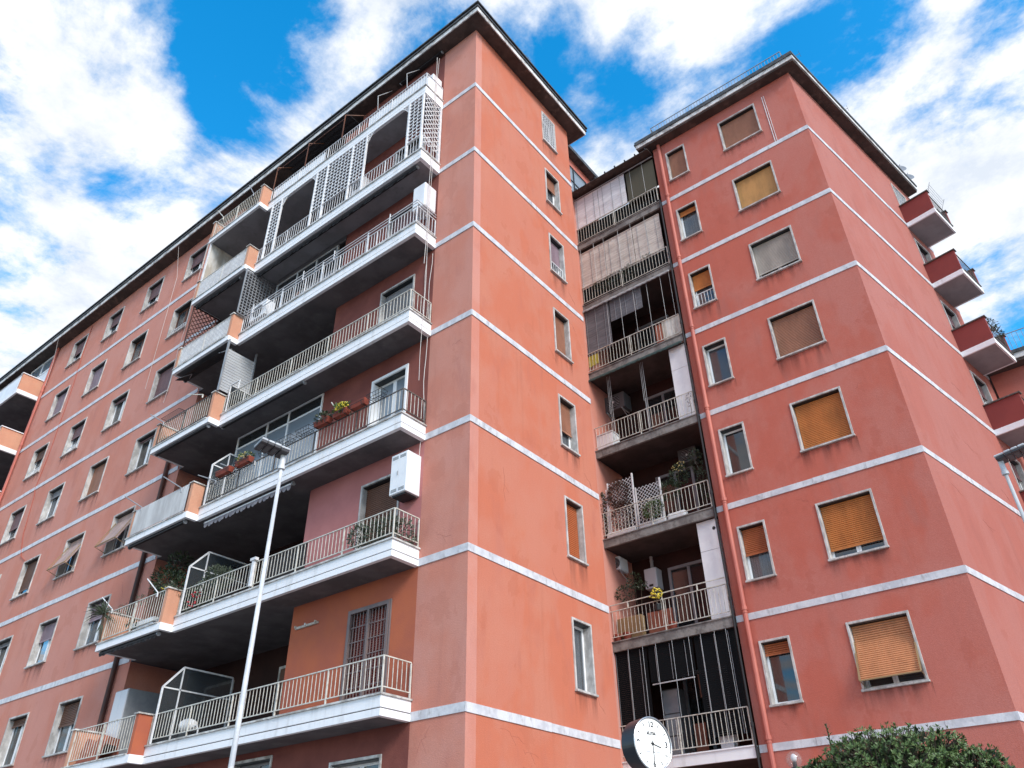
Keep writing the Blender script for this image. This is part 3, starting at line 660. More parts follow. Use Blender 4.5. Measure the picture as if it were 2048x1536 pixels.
# flank balconies
for k in range(6):
    z = ZB[k]; bal = MB().fbox(FR, 7.05, 8.77, 0, 1.08, z-.19, z-.02).build('balcony', 'soffit_light', B)
    f_ = MB(); f_.fbox(FR, 7.03, 7.09, .001, 1.1, z-.2, z); f_.fbox(FR, 7.09, 8.73, 1.04, 1.1, z-.2, z); f_.fbox(FR, 8.73, 8.79, .001, 1.1, z-.2, z); f_.build('fascia', 'white_fascia', bal)
    p_ = MB(); p_.fbox(FR, 7.04, 7.16, .001, 1.08, z, z+.9); p_.build('end_panel', 'stucco_maroon', bal)
    p_ = MB(); p_.fbox(FR, 8.66, 8.78, .001, 1.08, z, z+.9); p_.build('end_panel', 'stucco_maroon', bal)
    [MB().fbox(FR, *q_).build('coping', 'rail_dark', bal) for q_ in ((6.99, 7.21, .001, 1.13, z+.9, z+.94), (8.61, 8.83, .001, 1.13, z+.9, z+.94), (7.21, 8.61, 1.0, 1.14, z, z+.03))]
    a = FR.pt(7.16, 1.05, 0); b_ = FR.pt(8.66, 1.05, 0); railing(bal, [(a.x, a.y), (b_.x, b_.y)], z+.12, z+.86, 'rail_dark', single=False)
# recessed balconies
GL, GR = -1.8, XL
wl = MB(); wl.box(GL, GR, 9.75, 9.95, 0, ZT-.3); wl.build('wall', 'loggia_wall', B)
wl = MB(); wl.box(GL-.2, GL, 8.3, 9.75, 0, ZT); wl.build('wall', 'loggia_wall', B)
GF = Fac((0, 9.75, 0), (1,0,0), (0,-1,0))
GBAL = []
for k in range(7):
    z = ZB[k]; fm = 'white_fascia' if k == 6 else 'concrete'
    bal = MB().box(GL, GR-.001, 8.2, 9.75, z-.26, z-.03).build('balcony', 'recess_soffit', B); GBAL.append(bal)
    f_ = MB(); f_.box(GL, GR-.06, 8.12, 8.2, z-.27, z-.02); f_.box(GL, GR-.05, 8.09, 8.26, z-.02, z+.01); f_.build('fascia', fm, bal)
    ups = (.14, .88)
    railing(bal, [(GL+.02, 8.16), (GR-.1, 8.16)], z+ups[0], z+ups[1], 'rail_cream', mb='rail_cream', single=True, foot=z+.01)
    if k == 5:
        x_ = MB(); x_.bar((GL+.02, 8.16, z+1.06), (GR-.1, 8.16, z+1.06), .024, .034)
        for x in (-1.0, .1, 1.2): x_.box(x-.016, x+.016, 8.145, 8.175, z+.88, z+1.05)
        x_.build('upper_rail', 'rail_cream', bal)
    if k > 0:
        door = MB(); a, b_ = -.35, 1.0
        door.fbox(GF, a, a+.09, 0, .07, z, z+2.35); door.fbox(GF, b_-.09, b_, 0, .07, z, z+2.35); door.fbox(GF, a+.09, b_-.09, 0, .07, z+2.26, z+2.35); door.fbox(GF, .28, .37, 0, .05, z, z+2.26)
        dr = door.build('balcony_door', 'grey_metal', B)
        for p, q_ in ((a+.09, .28), (.37, b_-.09)): MB().fbox(GF, p, q_, .01, .025, z, z+2.26).build('pane', 'glass_dark', dr)
# canopy over the top recessed balcony
cn = MB(); cn.prism([(GL-.1, 7.80, 26.12), (GL-.1, 7.80, 26.16), (GL-.1, 9.9, 26.40), (GL-.1, 9.9, 26.36)], (GR-GL+.05, 0, 0)); cn.build('canopy', 'brown_soffit', B)
cn = MB()
for i in range(9): x = GL+.1+3.7*i/8; cn.box(x-.02, x+.02, 7.76, 7.84, 26.14, 26.22)
cn.build('canopy_clip', 'black_iron', B)
cn = MB(); cn.tube((GL, 8.13, 26.0), (GR-.05, 8.13, 26.0), .022, 8); cn.build('curtain_pole', 'grey_metal', B)
# upright poles between the recessed balconies
for k, xs in ((0, (.55, 1.05, 1.6)), (1, (-1.5, -.9, -.45, .2, .75, 1.35)), (2, (-.6, -.05, .5, 1.05, 1.6, 1.95)), (6, (-1.6, -1.12, -.66, -.25, .25, .75, 1.1, 1.5, 1.82))):
    for x in xs: MB().tube((x, 8.13, ZB[k]+.86), (x, 8.13, (ZB[k-1]-.27) if k else 26.0), .0065, 6).build('pole', 'grey_metal' if k == 6 else 'grey_sheet', GBAL[k])
# white clad store cupboards beside the recessed balconies
for k in (3, 5):
    z = ZB[k]; zt = ZB[k-1]-.27; c_ = MB(); zz_ = [z, z+.9, z+1.95, zt]
    for a, b_ in zip(zz_, zz_[1:]): c_.box(1.42, 2.03, 8.27, 9.7, a+.004, b_-.004)
    cp = c_.build('cupboard', 'white_metal', B, bevel=.006)
    if k == 5: MB().tube((1.93, 8.275, zt-.28), (1.93, 8.262, zt-.28), .05, 16).build('vent_hole', 'black_plastic', cp)
# far block on the right
Cb = thing('apartment_building', (15, 21, 0), 'far pink block at the right edge behind the flank balconies, with roof railing', 'building')
FC = Fac((0, 17.3, 0), (1,0,0), (0,-1,0))
cw = [(x, x+1.2, z, z+1.5) for x in (11.0, 14.2) for z in (15.2, 12.1, 9.0, 5.9)]
wall('wall', FC, 9.45, 20, 0, 17.2, cw, 'stucco_right', Cb)
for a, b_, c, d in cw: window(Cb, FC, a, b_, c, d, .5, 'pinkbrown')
q_ = MB(); q_.box(9.45, 9.7, 17.6, 26, 0, 17.2); q_.box(19.8, 20, 17.6, 26, 0, 17.2); q_.box(9.7, 19.8, 25.8, 26, 0, 17.2); q_.build('wall', 'stucco_right', Cb)
MB().box(9.3, 20.5, 16.85, 26.4, 17.2, 17.3).build('eaves_slab', 'brown_soffit', Cb); MB().box(9.25, 20.5, 16.8, 26.4, 17.3, 17.5).build('cornice', 'cornice_edge', Cb); MB().box(9.2, 20.5, 16.75, 26.4, 17.5, 17.62).build('gutter', 'gutter_metal', Cb)
for z in (14.0, 10.9, 7.8): course(Cb, FC, 9.45, 20, z-.19, z)
q_ = MB(); q_.bar((9.7, 17, 18.45), (20, 17, 18.45), .025, .025); q_.bar((9.7, 17, 17.75), (20, 17, 17.75), .02, .02)
for i in range(70): x = 9.7+10.3*i/69; q_.box(x-.008, x+.008, 16.992, 17.008, 17.62, 18.45)
q_.build('roof_railing', 'grey_metal', Cb)

# hairline cracks in the render
def crack(bld, F, u, z, du, dz, n, r, seed):
    g_ = random.Random(seed); p = [(u+du*i/n+g_.uniform(-.05,.05), z+dz*i/n+g_.uniform(-.06,.06)) for i in range(n+1)]
    M_ = MB(); M_.path([F.pt(a_, .0005, b_) for a_, b_ in p], r, 4)
    if n > 4: q_ = p[n//2]; M_.path([F.pt(q_[0], .0005, q_[1]), F.pt(q_[0]+g_.uniform(.08,.2), .0005, q_[1]-g_.uniform(.05,.25))], r*.8, 4)
    M_.build('crack', 'hairline', bld)
for i, (u, z, du, dz) in enumerate(((4.6, 17.9, .35, -.45), (3.4, 14.9, .25, -.3), (4.55, 16.6, .3, -.2), (2.3, 17.1, .5, .1), (4.75, 11.5, .35, -.5), (1.0, 4.5, .8, -.12), (1.7, 4.2, .5, -.05), (1.5, 3.9, .5, .05), (4.6, 5.6, .2, -.25), (3.0, 8.3, .2, -.4), (1.2, 10.2, .02, -.8), (4.7, 8.2, .1, -.5))): crack(A, FE, u, z, du, dz, 6, .002, i)
for i, (u, z, du, dz) in enumerate(((2.75, 5.5, .2, -.4), (2.55, 10.9, .4, -.1), (3.0, 11.1, .5, -.15), (4.4, 10.6, .25, -.15), (2.25, 6.3, .12, -.5), (2.9, 4.1, .2, -.5), (6.9, 4.2, .12, -.3), (6.6, 13.2, .15, .1))): crack(B, FB, u, z, du, dz, 6, .002, 40+i)
for i, (u, z, du, dz) in enumerate(((2.0, 14.5, .6, -.3), (3.5, 12.5, .8, -.2), (4.5, 15.0, .9, -.25), (2.5, 9.8, .7, -.2), (5.2, 11.5, .6, -.3), (1.2, 10.4, .5, -.2), (3.0, 17.6, .5, -.15))): crack(B, FR, u, z, du, dz, 6, .002, 60+i)
for i, (u, z, du, dz) in enumerate(((-14.0, 7.5, .5, -.6), (-13.8, 4.5, .3, -.7), (-14.6, 10.6, .3, -.6), (-.9, 8.4, .4, -.15), (-.9, 4.5, -.3, -.35), (-.6, 13.3, .3, .05))): crack(A, FL, u, z, du, dz, 6, .002, 80+i)

# ================================================================== things on and around the left block
YF, YL = -.80, -1.16          # rail planes of the wide and the deeper balcony section
def lattice(M_, o, u, v, W, H, step=.13, bar=.022, th=.012, diag=True):
    """crossed laths in the plane spanned by u, v from corner o, clipped to W x H, two layers deep"""
    o = Vector(o); u = Vector(u).normalized(); v = Vector(v).normalized(); n = u.cross(v)
    if diag:
        s = step*1.414; k = -int(H/s)-1
        while k*s < W+H:
            c = k*s
            for sg, off in ((1, 0), (-1, th)):
                if sg == 1: a0 = max(0, -c) ; a1 = min(H, W-c); P = lambda t: (c+t, t)
                else: a0 = max(0, c-W); a1 = min(H, c); P = lambda t: (c-t, t)
                if a1-a0 > .02:
                    p, q = P(a0), P(a1); M_.bar(o+u*p[0]+v*p[1]+n*off, o+u*q[0]+v*q[1]+n*off, bar, th, n.cross(u*(q[0]-p[0])+v*(q[1]-p[1])))
            k += 1
    else:
        nu = max(1, int(round(W/step))); nv = max(1, int(round(H/step)))
        for i in range(nu+1): p = o+u*(W*i/nu); M_.bar(p, p+v*H, bar, th, u)
        for j in range(nv+1): p = o+v*(H*j/nv)+n*th; M_.bar(p, p+u*W, bar, th, v)
# white lattice screens of the second balcony from the top
k = 1; z0 = ZB[k]+.40; z1 = ZB[0]-.175
def trellis(label, xs, side=False, brk=()):
    t = thing('trellis', ((xs[0]+xs[-1])/2, YF, z0), label, 'trellis', 'white lattice screens of one balcony')
    for x in xs: MB().box(x-.032, x+.032, YF-.035, YF+.035, ZB[k]+.24, z1).build('post', 'rail_white', t, bevel=.006)
    for a, b in zip(xs, xs[1:]):
        M_ = MB(); lattice(M_, (a+.045, YF, ZB[k]+.95), (1,0,0), (0,0,1), b-a-.09, z1-ZB[k]-.95, .165, .036, .014, False); M_.build('lattice_panel', 'rail_white', t)
    if side:
        MB().box(-1.46, -1.38, -.10, -.02, ZB[k]+.24, z1).build('post', 'rail_white', t, bevel=.006)
        M_ = MB(); lattice(M_, (-1.42, YF+.05, ZB[k]+.6), (0,1,0), (0,0,1), .66, z1-ZB[k]-.6, .15, .03, .014); M_.build('lattice_panel', 'rail_white', t)
    for x, sg in brk:
        M_ = MB(); n = 7
        arc = [(x+sg*(.05+.34*i/n), z1-.36*(1-math.sin(i/n*math.pi/2))) for i in range(n+1)]
        for (xa, za), (xb, zb) in zip(arc, arc[1:]): M_.bar((xa, YF, za), (xb, YF, zb), .03, .022, (0,1,0))
        for i in range(1, n, 2): M_.bar((arc[i][0], YF, arc[i][1]), (arc[i][0], YF, z1), .018, .012, (1,0,0))
        for j in range(1, 4):
            zz_ = z1-.36*j/4; xe = max([a for a, q in arc if sg*a <= sg*arc[-1][0] and q < zz_] or [arc[0][0]], key=lambda q: sg*q); M_.bar((x+sg*.05, YF, zz_), (xe, YF, zz_), .025, .012, (0,0,1))
        M_.build('bracket', 'rail_white', t)
trellis('white lattice screen at the corner end of the second balcony from the top', [-2.07, -1.46], True, [(-2.07, -1)])
trellis('widest white lattice screen, in the middle of the second balcony from the top', [-6.57, -6.0, -4.72, -4.05], False, [(-6.57, -1), (-4.05, 1)])
trellis('narrow white lattice screen at the left end of the second balcony from the top', [-9.05, -8.5], False, [(-8.5, 1)])
# privacy sheets behind rails
def sheet(label, x0, x1, y, z0, z1, m, corr=False, name='privacy_screen', grp='sheets behind the balcony rails'):
    M_ = MB()
    if corr:
        n = int((x1-x0)/.045); pr = [(x0+(x1-x0)*i/n, y+(.012 if i % 2 else -.012)) for i in range(n+1)]
        for (a, b), (c, d) in zip(pr, pr[1:]): M_.add([(a,b,z0),(c,d,z0),(c,d,z1),(a,b,z1),(a,b+.006,z0),(c,d+.006,z0),(c,d+.006,z1),(a,b+.006,z1)], [(0,1,2,3),(7,6,5,4),(3,2,6,7),(0,4,5,1)])
    else: M_.box(x0, x1, y-.006, y+.006, z0, z1)
    return tag(M_.build(name, m), label, 'screen', grp)
sheet('white sheet behind the topmost balcony rail, next to the corner', -4.15, -1.44, -.745, ZB[0]+.26, ZB[0]+.88, 'white_metal')
sheet('white sheet behind the topmost balcony rail, at its far left part', -9.3, -6.4, -.745, ZB[0]+.26, ZB[0]+.88, 'white_metal')
tag(MB().box(-1.405, -1.393, -.73, -.04, ZB[0]+.26, ZB[0]+.80).build('privacy_screen', 'white_metal'), 'small white sheet on the side rail of the topmost balcony', 'screen')
sheet('white pleated sheet on the deep left balcony, second from the top', -12.38, -9.56, YL+.055, ZB[1]+.14, ZB[1]+.88, 'grey_metal', True)
sheet('white pleated sheet on the deep left balcony, third from the top', -12.38, -9.56, YL+.055, ZB[2]+.14, ZB[2]+.88, 'grey_metal', True)
sheet('weathered grey corrugated sheet on the deep left balcony, third from the bottom', -12.38, -9.56, YL-.0, ZB[4]+.10, ZB[4]+.93, 'grey_sheet', True)
sheet('rust red cushion board behind the topmost balcony rail', -5.35, -4.25, -.72, ZB[0]+.26, ZB[0]+.84, 'cloth_rust')
t = thing('privacy_screen', (-12.45, -.6, ZB[1]+.05), 'tall pale panel closing the left end of a deep balcony near the roof', 'screen')
MB().box(-12.475, -12.445, -1.06, -.05, ZB[1]+.95, ZB[0]-.17).build('panel', 'dirty_white', t); MB().box(-12.49, -12.43, -1.12, -1.06, ZB[1]+.95, ZB[0]-.17).build('post', 'rail_white', t)
# lattice and louvre partitions
def partition(label, x, y0, y1, z0, z1, m, step, name='trellis'):
    t = thing(name, (x, (y0+y1)/2, z0), label, 'trellis'); F_ = MB()
    for y in (y0, y1): F_.box(x-.02, x+.02, y-.02, y+.02, z0, z1)
    for z in (z0, z1): F_.box(x-.018, x+.018, y0+.02, y1-.02, z-.018, z+.018)
    F_.build('frame', m, t); M_ = MB(); lattice(M_, (x, y0, z0), (0,1,0), (0,0,1), y1-y0, z1-z0, step, .028, .012, step > .125); M_.build('lattice_panel', m, t)
partition('dark grey square lattice dividing the third balcony from the top', -9.3, -1.1, .4, ZB[2]+.95, ZB[1]-.2, 'grey_metal', .12)
partition('dark diamond lattice at the left end of the deep balcony, third from the top', -12.48, -1.08, .3, ZB[2]+.05, ZB[1]-.2, 'pipe_brown', .135)
t = thing('louvre_screen', (-9.3, -.6, ZB[3]+.95), 'white horizontal louvre screen dividing the plain-railed middle balcony', 'screen')
for i in range(16):
    zz_ = ZB[3]+1.0+i*.098; M_ = MB(); M_.prism([(-9.31, -1.12, zz_), (-9.27, -1.12, zz_+.058), (-9.262, -1.12, zz_+.054), (-9.302, -1.12, zz_-.004)], (0, 1.0, 0)); M_.build('slat', 'white_metal', t)
M_ = MB(); M_.box(-9.34, -9.26, -1.16, -1.12, ZB[3]+.93, ZB[2]-.2); M_.box(-9.34, -9.26, -.12, -.08, ZB[3]+.93, ZB[2]-.2); M_.build('frame', 'grey_metal', t)
# wired glass partitions with a cut corner
def glass_part(label, k, full=True):
    t = thing('glass_partition', (-9.2, 0, ZB[k]+.25), label, 'partition', 'glass balcony dividers with a cut corner'); x = -9.2; z = ZB[k]; s = .025
    yb = 1.1 if full else .1
    pr = [(-.82, z+.25), (-.82, z+1.55), (-.35, z+2.1), (yb, z+2.1)]
    M_ = MB()
    for a, b in zip(pr, pr[1:]): M_.bar((x, *a), (x, *b), .04, .04, (1,0,0))
    M_.bar((x, -.82, z+1.55), (x, yb, z+1.55), .034, .034, (1,0,0)); M_.bar((x, -.35, z+.25), (x, -.35, z+2.1), .034, .034, (1,0,0)); M_.bar((x, yb, z), (x, yb, z+2.1), .034, .034, (1,0,0))
    M_.build('frame', 'rail_white', t)
    def pane(pts): MB().prism([(x-.004, *p) for p in pts], (.008, 0, 0)).build('pane', 'glass_wired', t)
    pane([(-.80, z+.25), (-.37, z+.25), (-.37, z+1.53), (-.80, z+1.53)]); pane([(-.33, z+.25), (yb-.02, z+.25), (yb-.02, z+1.53), (-.33, z+1.53)])
    pane([(-.79, z+1.57), (-.37, z+1.57), (-.37, z+2.06)]); pane([(-.33, z+1.57), (yb-.02, z+1.57), (yb-.02, z+2.08), (-.33, z+2.08)])
glass_part('white framed glass divider with cut corner on the lowest balcony', 6)
glass_part('white framed glass divider among plants on the second lowest balcony', 5)
glass_part('white framed glass divider beside the terracotta flower boxes', 4, False)
t = thing('glass_partition', (-9.2, -.4, ZB[3]+.25), 'low white glass box frame below the louvre screen', 'partition'); M_ = MB()
for y in (-.8, -.3, .2): M_.bar((-9.2, y, ZB[3]+.25), (-9.2, y, ZB[3]+1.25), .032, .032, (1,0,0))
for zz_ in (ZB[3]+1.25,): M_.bar((-9.2, -.8, zz_), (-9.2, .2, zz_), .032, .032, (1,0,0)); M_.bar((-9.2, -.8, zz_), (-8.75, -.8, zz_), .032, .032); M_.bar((-8.75, -.8, zz_+.016), (-8.75, -.8, ZB[3]+.95), .03, .03, (1,0,0))
M_.build('frame', 'rail_white', t); MB().box(-9.205, -9.195, -.78, .18, ZB[3]+.27, ZB[3]+1.23).build('pane', 'glass_wired', t)
# awnings rolled up under the balcony slabs
def awning(label, x0, x1, y, z, m='cloth_dark', scallop=True, arm=False, open_=0.0):
    t = thing('awning', ((x0+x1)/2, y, z-.1), label, 'awning', 'rolled awnings under the balconies')
    M_ = MB(); M_.tube((x0, y, z-.05), (x1, y, z-.05), .042, 10); M_.build('roller', m, t)
    M_ = MB()
    for x in (x0-.02, x1+.02): M_.tube((x-.02, y, z-.05), (x+.02, y, z-.05), .06, 12); M_.box(x-.015, x+.015, y-.02, y+.02, z-.05, z)
    M_.build('bracket', 'grey_metal', t)
    M_ = MB(); M_.box(x0, x1, y-.075, y-.045, z-.10, z-.06); M_.build('front_bar', m if m != 'cloth_grey' else 'rail_white', t)
    if scallop:
        M_ = MB(); n = int((x1-x0)/.16)
        for i in range(n):
            a = x0+(x1-x0)*i/n; b = x0+(x1-x0)*(i+1)/n; h = .055 if m != 'cloth_grey' else .13; yy = y-.06
            dy = .02*math.sin(i*2.1)
            pts = [(a, z-.10), (b, z-.10), (b, z-.10-h*.55), (b-(b-a)*.25, z-.10-h*.95), ((a+b)/2, z-.10-h), (a+(b-a)*.25, z-.10-h*.95), (a, z-.10-h*.55)]
            M_.add([(p, yy+(dy if q < z-.11 else 0), q) for p, q in pts]+[(p, yy+.004+(dy if q < z-.11 else 0), q) for p, q in pts], [tuple(range(7)), tuple(range(13, 6, -1))]+[(i2, (i2+1) % 7, 7+(i2+1) % 7, 7+i2) for i2 in range(7)])
        M_.build('valance', m, t)
    return t
awning('long dark scalloped awning rolled up below the white-latticed balcony', -9.35, -1.7, -.62, ZB[1]-.17)
awning('short dark scalloped awning rolled up below the deep left balcony, second from the top', -12.45, -9.9, -.96, ZB[1]-.17)
awning('dark awning rolled up below the plain-railed middle balcony', -9.25, -5.5, -.72, ZB[3]-.17, scallop=False)
awning('grey fabric awning with a wavy valance hanging below the flower-box balcony', -9.2, -5.45, -.62, ZB[4]-.17, 'cloth_grey')
awning('dark rolled awning below the dark-railed deep balcony with the drying rack', -12.3, -9.55, -1.05, ZB[3]-.17, scallop=False)
awning('dark rolled awning below the corrugated sheet balcony', -12.42, -9.6, -1.04, ZB[4]-.17, scallop=False)
awning('dark scalloped awning rolled up below the yucca balcony', -12.4, -9.62, -1.04, ZB[5]-.17)
t = awning('half unrolled dark awning with folding arms below the deep balcony, third from the top', -12.44, -9.75, -.70, ZB[2]-.17, scallop=False)
M_ = MB(); M_.add([(-12.4, -.74, ZB[2]-.25), (-9.8, -.74, ZB[2]-.25), (-9.8, -1.08, ZB[2]-.42), (-12.4, -1.08, ZB[2]-.42), (-12.4, -.74, ZB[2]-.246), (-9.8, -.74, ZB[2]-.246), (-9.8, -1.08, ZB[2]-.416), (-12.4, -1.08, ZB[2]-.416)], [(0,1,2,3),(7,6,5,4),(0,3,7,4),(1,5,6,2),(2,6,7,3)]); M_.build('canvas', 'cloth_dark', t)
for x in (-12.2, -10.0): MB().path([(x, -.7, ZB[2]-.24), (x+.5, -.9, ZB[2]-.36), (x+.1, -1.08, ZB[2]-.43)], .014).build('arm', 'grey_metal', t)
awning('dark awning box under the eaves above the topmost balcony', -3.4, -1.45, -.12, ZT, scallop=False)
t = thing('awning', (-6.9, -.5, ZB[0]+1.0), 'folded brown awning on posts above the topmost balcony', 'awning'); M_ = MB()
for x in (-5.5, -7.5, -9.33): M_.bar((x, YF, ZB[0]+.9), (x, YF, ZB[0]+2.15), .03, .03, (1,0,0))
M_.bar((-9.33, YF, ZB[0]+1.95), (-5.5, YF, ZB[0]+1.95), .02, .02)
for x in (-5.5, -7.5, -9.33): M_.bar((x, YF, ZB[0]+2.15), (x+.35, -.1, ZB[0]+2.55), .02, .03, (1,0,0))
M_.build('frame', 'wood_brown', t); M_ = MB()
for i in range(7): y = -.72+i*.1; M_.prism([(-9.3, y, ZB[0]+2.42-.02*(i % 2)), (-9.3, y+.1, ZB[0]+2.42-.02*((i+1) % 2)), (-9.3, y+.1, ZB[0]+2.44-.02*((i+1) % 2)), (-9.3, y, ZB[0]+2.44-.02*(i % 2))], (3.75, 0, 0))
M_.build('canvas', 'cloth_dark', t)
for x, lab in ((-2.3, 'thin awning strut above the topmost rail, nearer the corner'), (-3.69, 'thin awning strut above the topmost rail, farther from the corner')):
    M_ = MB(); M_.path([(x, YF, ZB[0]+.9), (x-.08, YF, ZB[0]+1.75), (x-.2, -.1, ZT-.01)], .012, 6); tag(M_.build('awning_strut', 'grey_sheet'), lab, 'strut')
# wall units
def slots(M_, x0, x1, y, z, n, dz=.028):
    for i in range(n): M_.box(x0, x1, y-.004, y+.002, z+i*dz, z+i*dz+.010)
def cabinet(label, x0, x1, y0, y1, z0, z1, name='meter_cabinet', cat='cabinet'):
    t = thing(name, ((x0+x1)/2, y1, z0), label, cat)
    MB().box(x0, x1, y0, y1, z0, z1).build('case', 'white_metal', t, bevel=.012)
    xm = (x0+x1)/2; M_ = MB(); M_.box(x0+.012, xm-.004, y0-.012, y0-.001, z0+.015, z1-.015); M_.box(xm+.004, x1-.012, y0-.012, y0-.001, z0+.015, z1-.015); dr = M_.build('door', 'white_metal', t)
    M_ = MB()
    for a, b in ((x0+.05, xm-.03), (xm+.03, x1-.05)): slots(M_, a, b, y0-.012, z0+.06, 3); slots(M_, a, b, y0-.012, z1-.14, 3)
    M_.build('vent', 'black_plastic', dr); MB().box(xm-.03, xm-.015, y0-.03, y0-.012, (z0+z1)/2-.05, (z0+z1)/2+.05).build('handle', 'grey_metal', dr)
cabinet('white metal two-door cabinet on the wall above the second lowest balcony rail', -2.0, -1.48, -.44, -.002, 9.45, 10.48)
MB_ = MB(); MB_.box(-1.94, -1.54, -.40, -.05, 9.41, 9.45); tag(MB_.build('shelf_bracket', 'black_iron'), 'dark bracket under the white wall cabinet', 'bracket')
def boiler(label, x0, x1, y0, y1, z0, z1, flue=None):
    t = thing('boiler', ((x0+x1)/2, y1, z0), label, 'boiler'); MB().box(x0, x1, y0, y1, z0, z1).build('case', 'plastic_grey' if flue else 'white_metal', t, bevel=.03)
    xm = (x0+x1)/2; M_ = MB(); M_.box(xm-.07, xm+.07, y0-.006, y0+.004, z0+.06, z0+.13); M_.build('control_window', 'black_plastic', t, bevel=.02)
    if flue: M_ = MB(); M_.tube((xm, (y0+y1)/2, z1), (xm, (y0+y1)/2, z1+flue), .05, 12); M_.tube((xm, (y0+y1)/2, z1+flue*.6), (xm, (y0+y1)/2, z1+flue*.6+.05), .058, 12); M_.build('flue', 'grey_sheet', t)
    M_ = MB()
    for i in range(3): M_.tube((xm-.1+i*.1, (y0+y1)/2, z0), (xm-.1+i*.1, (y0+y1)/2, z0-.22), .012, 6)
    M_.build('pipework', 'coping', t); return t
boiler('white wall boiler at the corner end of the third balcony from the top', -1.93, -1.44, -.50, -.02, 18.5, 19.45)
boiler('grey-white boiler with flue above yellow flowers on a recessed balcony', -1.0, -.58, 9.35, 9.74, 9.68, 10.32, .42)
boiler('white boiler on the topmost balcony by the corner', -1.85, -1.46, -.45, -.02, ZB[0]+.45, ZB[0]+1.35)
def aircon(label, c, sx, sy, sz, face=(0,-1,0), m='white_metal', brk=True):
    t = thing('air_conditioner', (c[0], c[1], c[2]-sz/2), label, 'air conditioner', 'outdoor air conditioning units'); x, y, z = c
    MB().box(x-sx/2, x+sx/2, y-sy/2, y+sy/2, z-sz/2, z+sz/2).build('case', m, t, bevel=.015)
    f = Vector(face); r = min(sz, max(sx, sy))*.40; ce = Vector(c)+Vector((f.x*sx/2, f.y*sy/2, 0)); M_ = MB(); M_.lathe(ce, f, [(r, .001), (r, .008), (r*.2, .012)], 20); fan = M_.build('fan_grille', 'black_plastic', t)
    M_ = MB(); a = Vector((f.y, -f.x, 0)) if abs(f.z) < .5 else Vector((1,0,0)); 
    for i in range(-3, 4): h = math.sqrt(max(0, r*r-(r*i/4)**2)); M_.bar(ce+f*.016+Vector((0,0,r*i/4))-a*h, ce+f*.016+Vector((0,0,r*i/4))+a*h, .006, .006)
    M_.tube(ce+f*.01, ce+f*.02, r*.18, 10); M_.build('grille_bar', 'plastic_grey', fan)
    if brk:
        M_ = MB()
        for s in (-.35, .35): M_.bar((x+sx*s, y-sy/2, z-sz/2-.015), (x+sx*s, y+sy/2, z-sz/2-.015), .03, .03); M_.bar((x+sx*s, y-sy/2+.03, z-sz/2-.03), (x+sx*s, y+sy/2, z-sz/2-.25), .02, .02, (1,0,0))
        M_.build('bracket', 'grey_sheet', t)
aircon('white air conditioner standing at the left end of the third balcony from the top', (-8.72, -.55, ZB[2]+.95), .85, .34, .62, brk=False)
aircon('white air conditioner on the wall between the white lattice screens', (-4.85, -.20, ZB[1]+1.45), .5, .34, .75, brk=True)
aircon('dark air conditioner hanging under the ceiling of a recessed balcony', (-1.25, 9.3, ZB[3]+2.25), .85, .5, .62, (0,-1,0), 'recess_unit')
aircon('dark air conditioner in the upper right of the planted recessed balcony', (1.0, 9.52, 13.64), .62, .3, .5, (0,-1,0), 'recess_unit')
aircon('small white air conditioner at the upper left of the boiler balcony', (-1.62, 9.0, 10.5), .32, .5, .42, (0,-1,0), 'white_metal')
# canister on the lowest balcony
t = thing('canister', (-8.1, -.55, ZB[6]+.24), 'rounded white plastic canister on a dark base behind the lowest rail', 'canister')
MB().sphere((-8.15, -.55, ZB[6]+.55), .22, 16, 10, .72).build('body', 'rail_white', t, smooth=True); MB().box(-8.3, -7.95, -.68, -.42, ZB[6]+.24, ZB[6]+.40).build('base', 'black_plastic', t, bevel=.03); M_ = MB(); M_.path([(-7.95, -.55, ZB[6]+.5), (-7.8, -.55, ZB[6]+.52), (-7.72, -.55, ZB[6]+.42), (-7.72, -.55, ZB[6]+.26)], .02, 8); M_.build('pipe', 'rail_white', t)
M_ = MB(); M_.box(-5.29, -4.51, -.05, -.002, 7.20, 7.25)
for x in (-5.25, -4.9, -4.55): M_.box(x-.015, x+.015, -.09, -.05, 7.22, 7.27)
tag(M_.build('coat_rack', 'dirty_white'), 'thin white rack on the orange wall left of the barred door', 'rack')
t = thing('cupboard', (-12.0, -.1, ZB[6]), 'tall grey metal cupboard on the lowest deep balcony', 'cupboard'); MB().box(-12.4, -11.75, -.35, .55, ZB[6]-.005, 6.85).build('case', 'grey_metal', t, bevel=.01)
M_ = MB(); M_.box(-12.39, -12.08, -.37, -.351, ZB[6]+.05, 6.82); M_.box(-12.07, -11.76, -.37, -.351, ZB[6]+.05, 6.82); M_.build('door', 'plastic_grey', t)
# covered terracotta heap on the lowest deep balcony
M_ = MB(); n = 14
top = [(-12.35+i*1.15/n, ZB[6]+.62+.10*math.sin(i*.9)+.05*math.sin(i*2.3)) for i in range(n+1)]
for (xa, za), (xb, zb) in zip(top, top[1:]):
    for ya, yb_, ka, kb in ((-1.0, -.85, .0, 1.0), (-.85, -.55, 1, .95), (-.55, -.45, .95, 0)):
        zl = ZB[6]+.02; f_ = lambda zz_, q: zl+(zz_-zl)*q
        M_.quad((xa, ya, f_(za, ka)), (xb, ya, f_(zb, ka)), (xb, yb_, f_(zb, kb)), (xa, yb_, f_(za, kb)))
tag(M_.build('dust_cover', 'cloth_rust'), 'terracotta coloured cloth cover over things on the lowest deep balcony', 'cover')
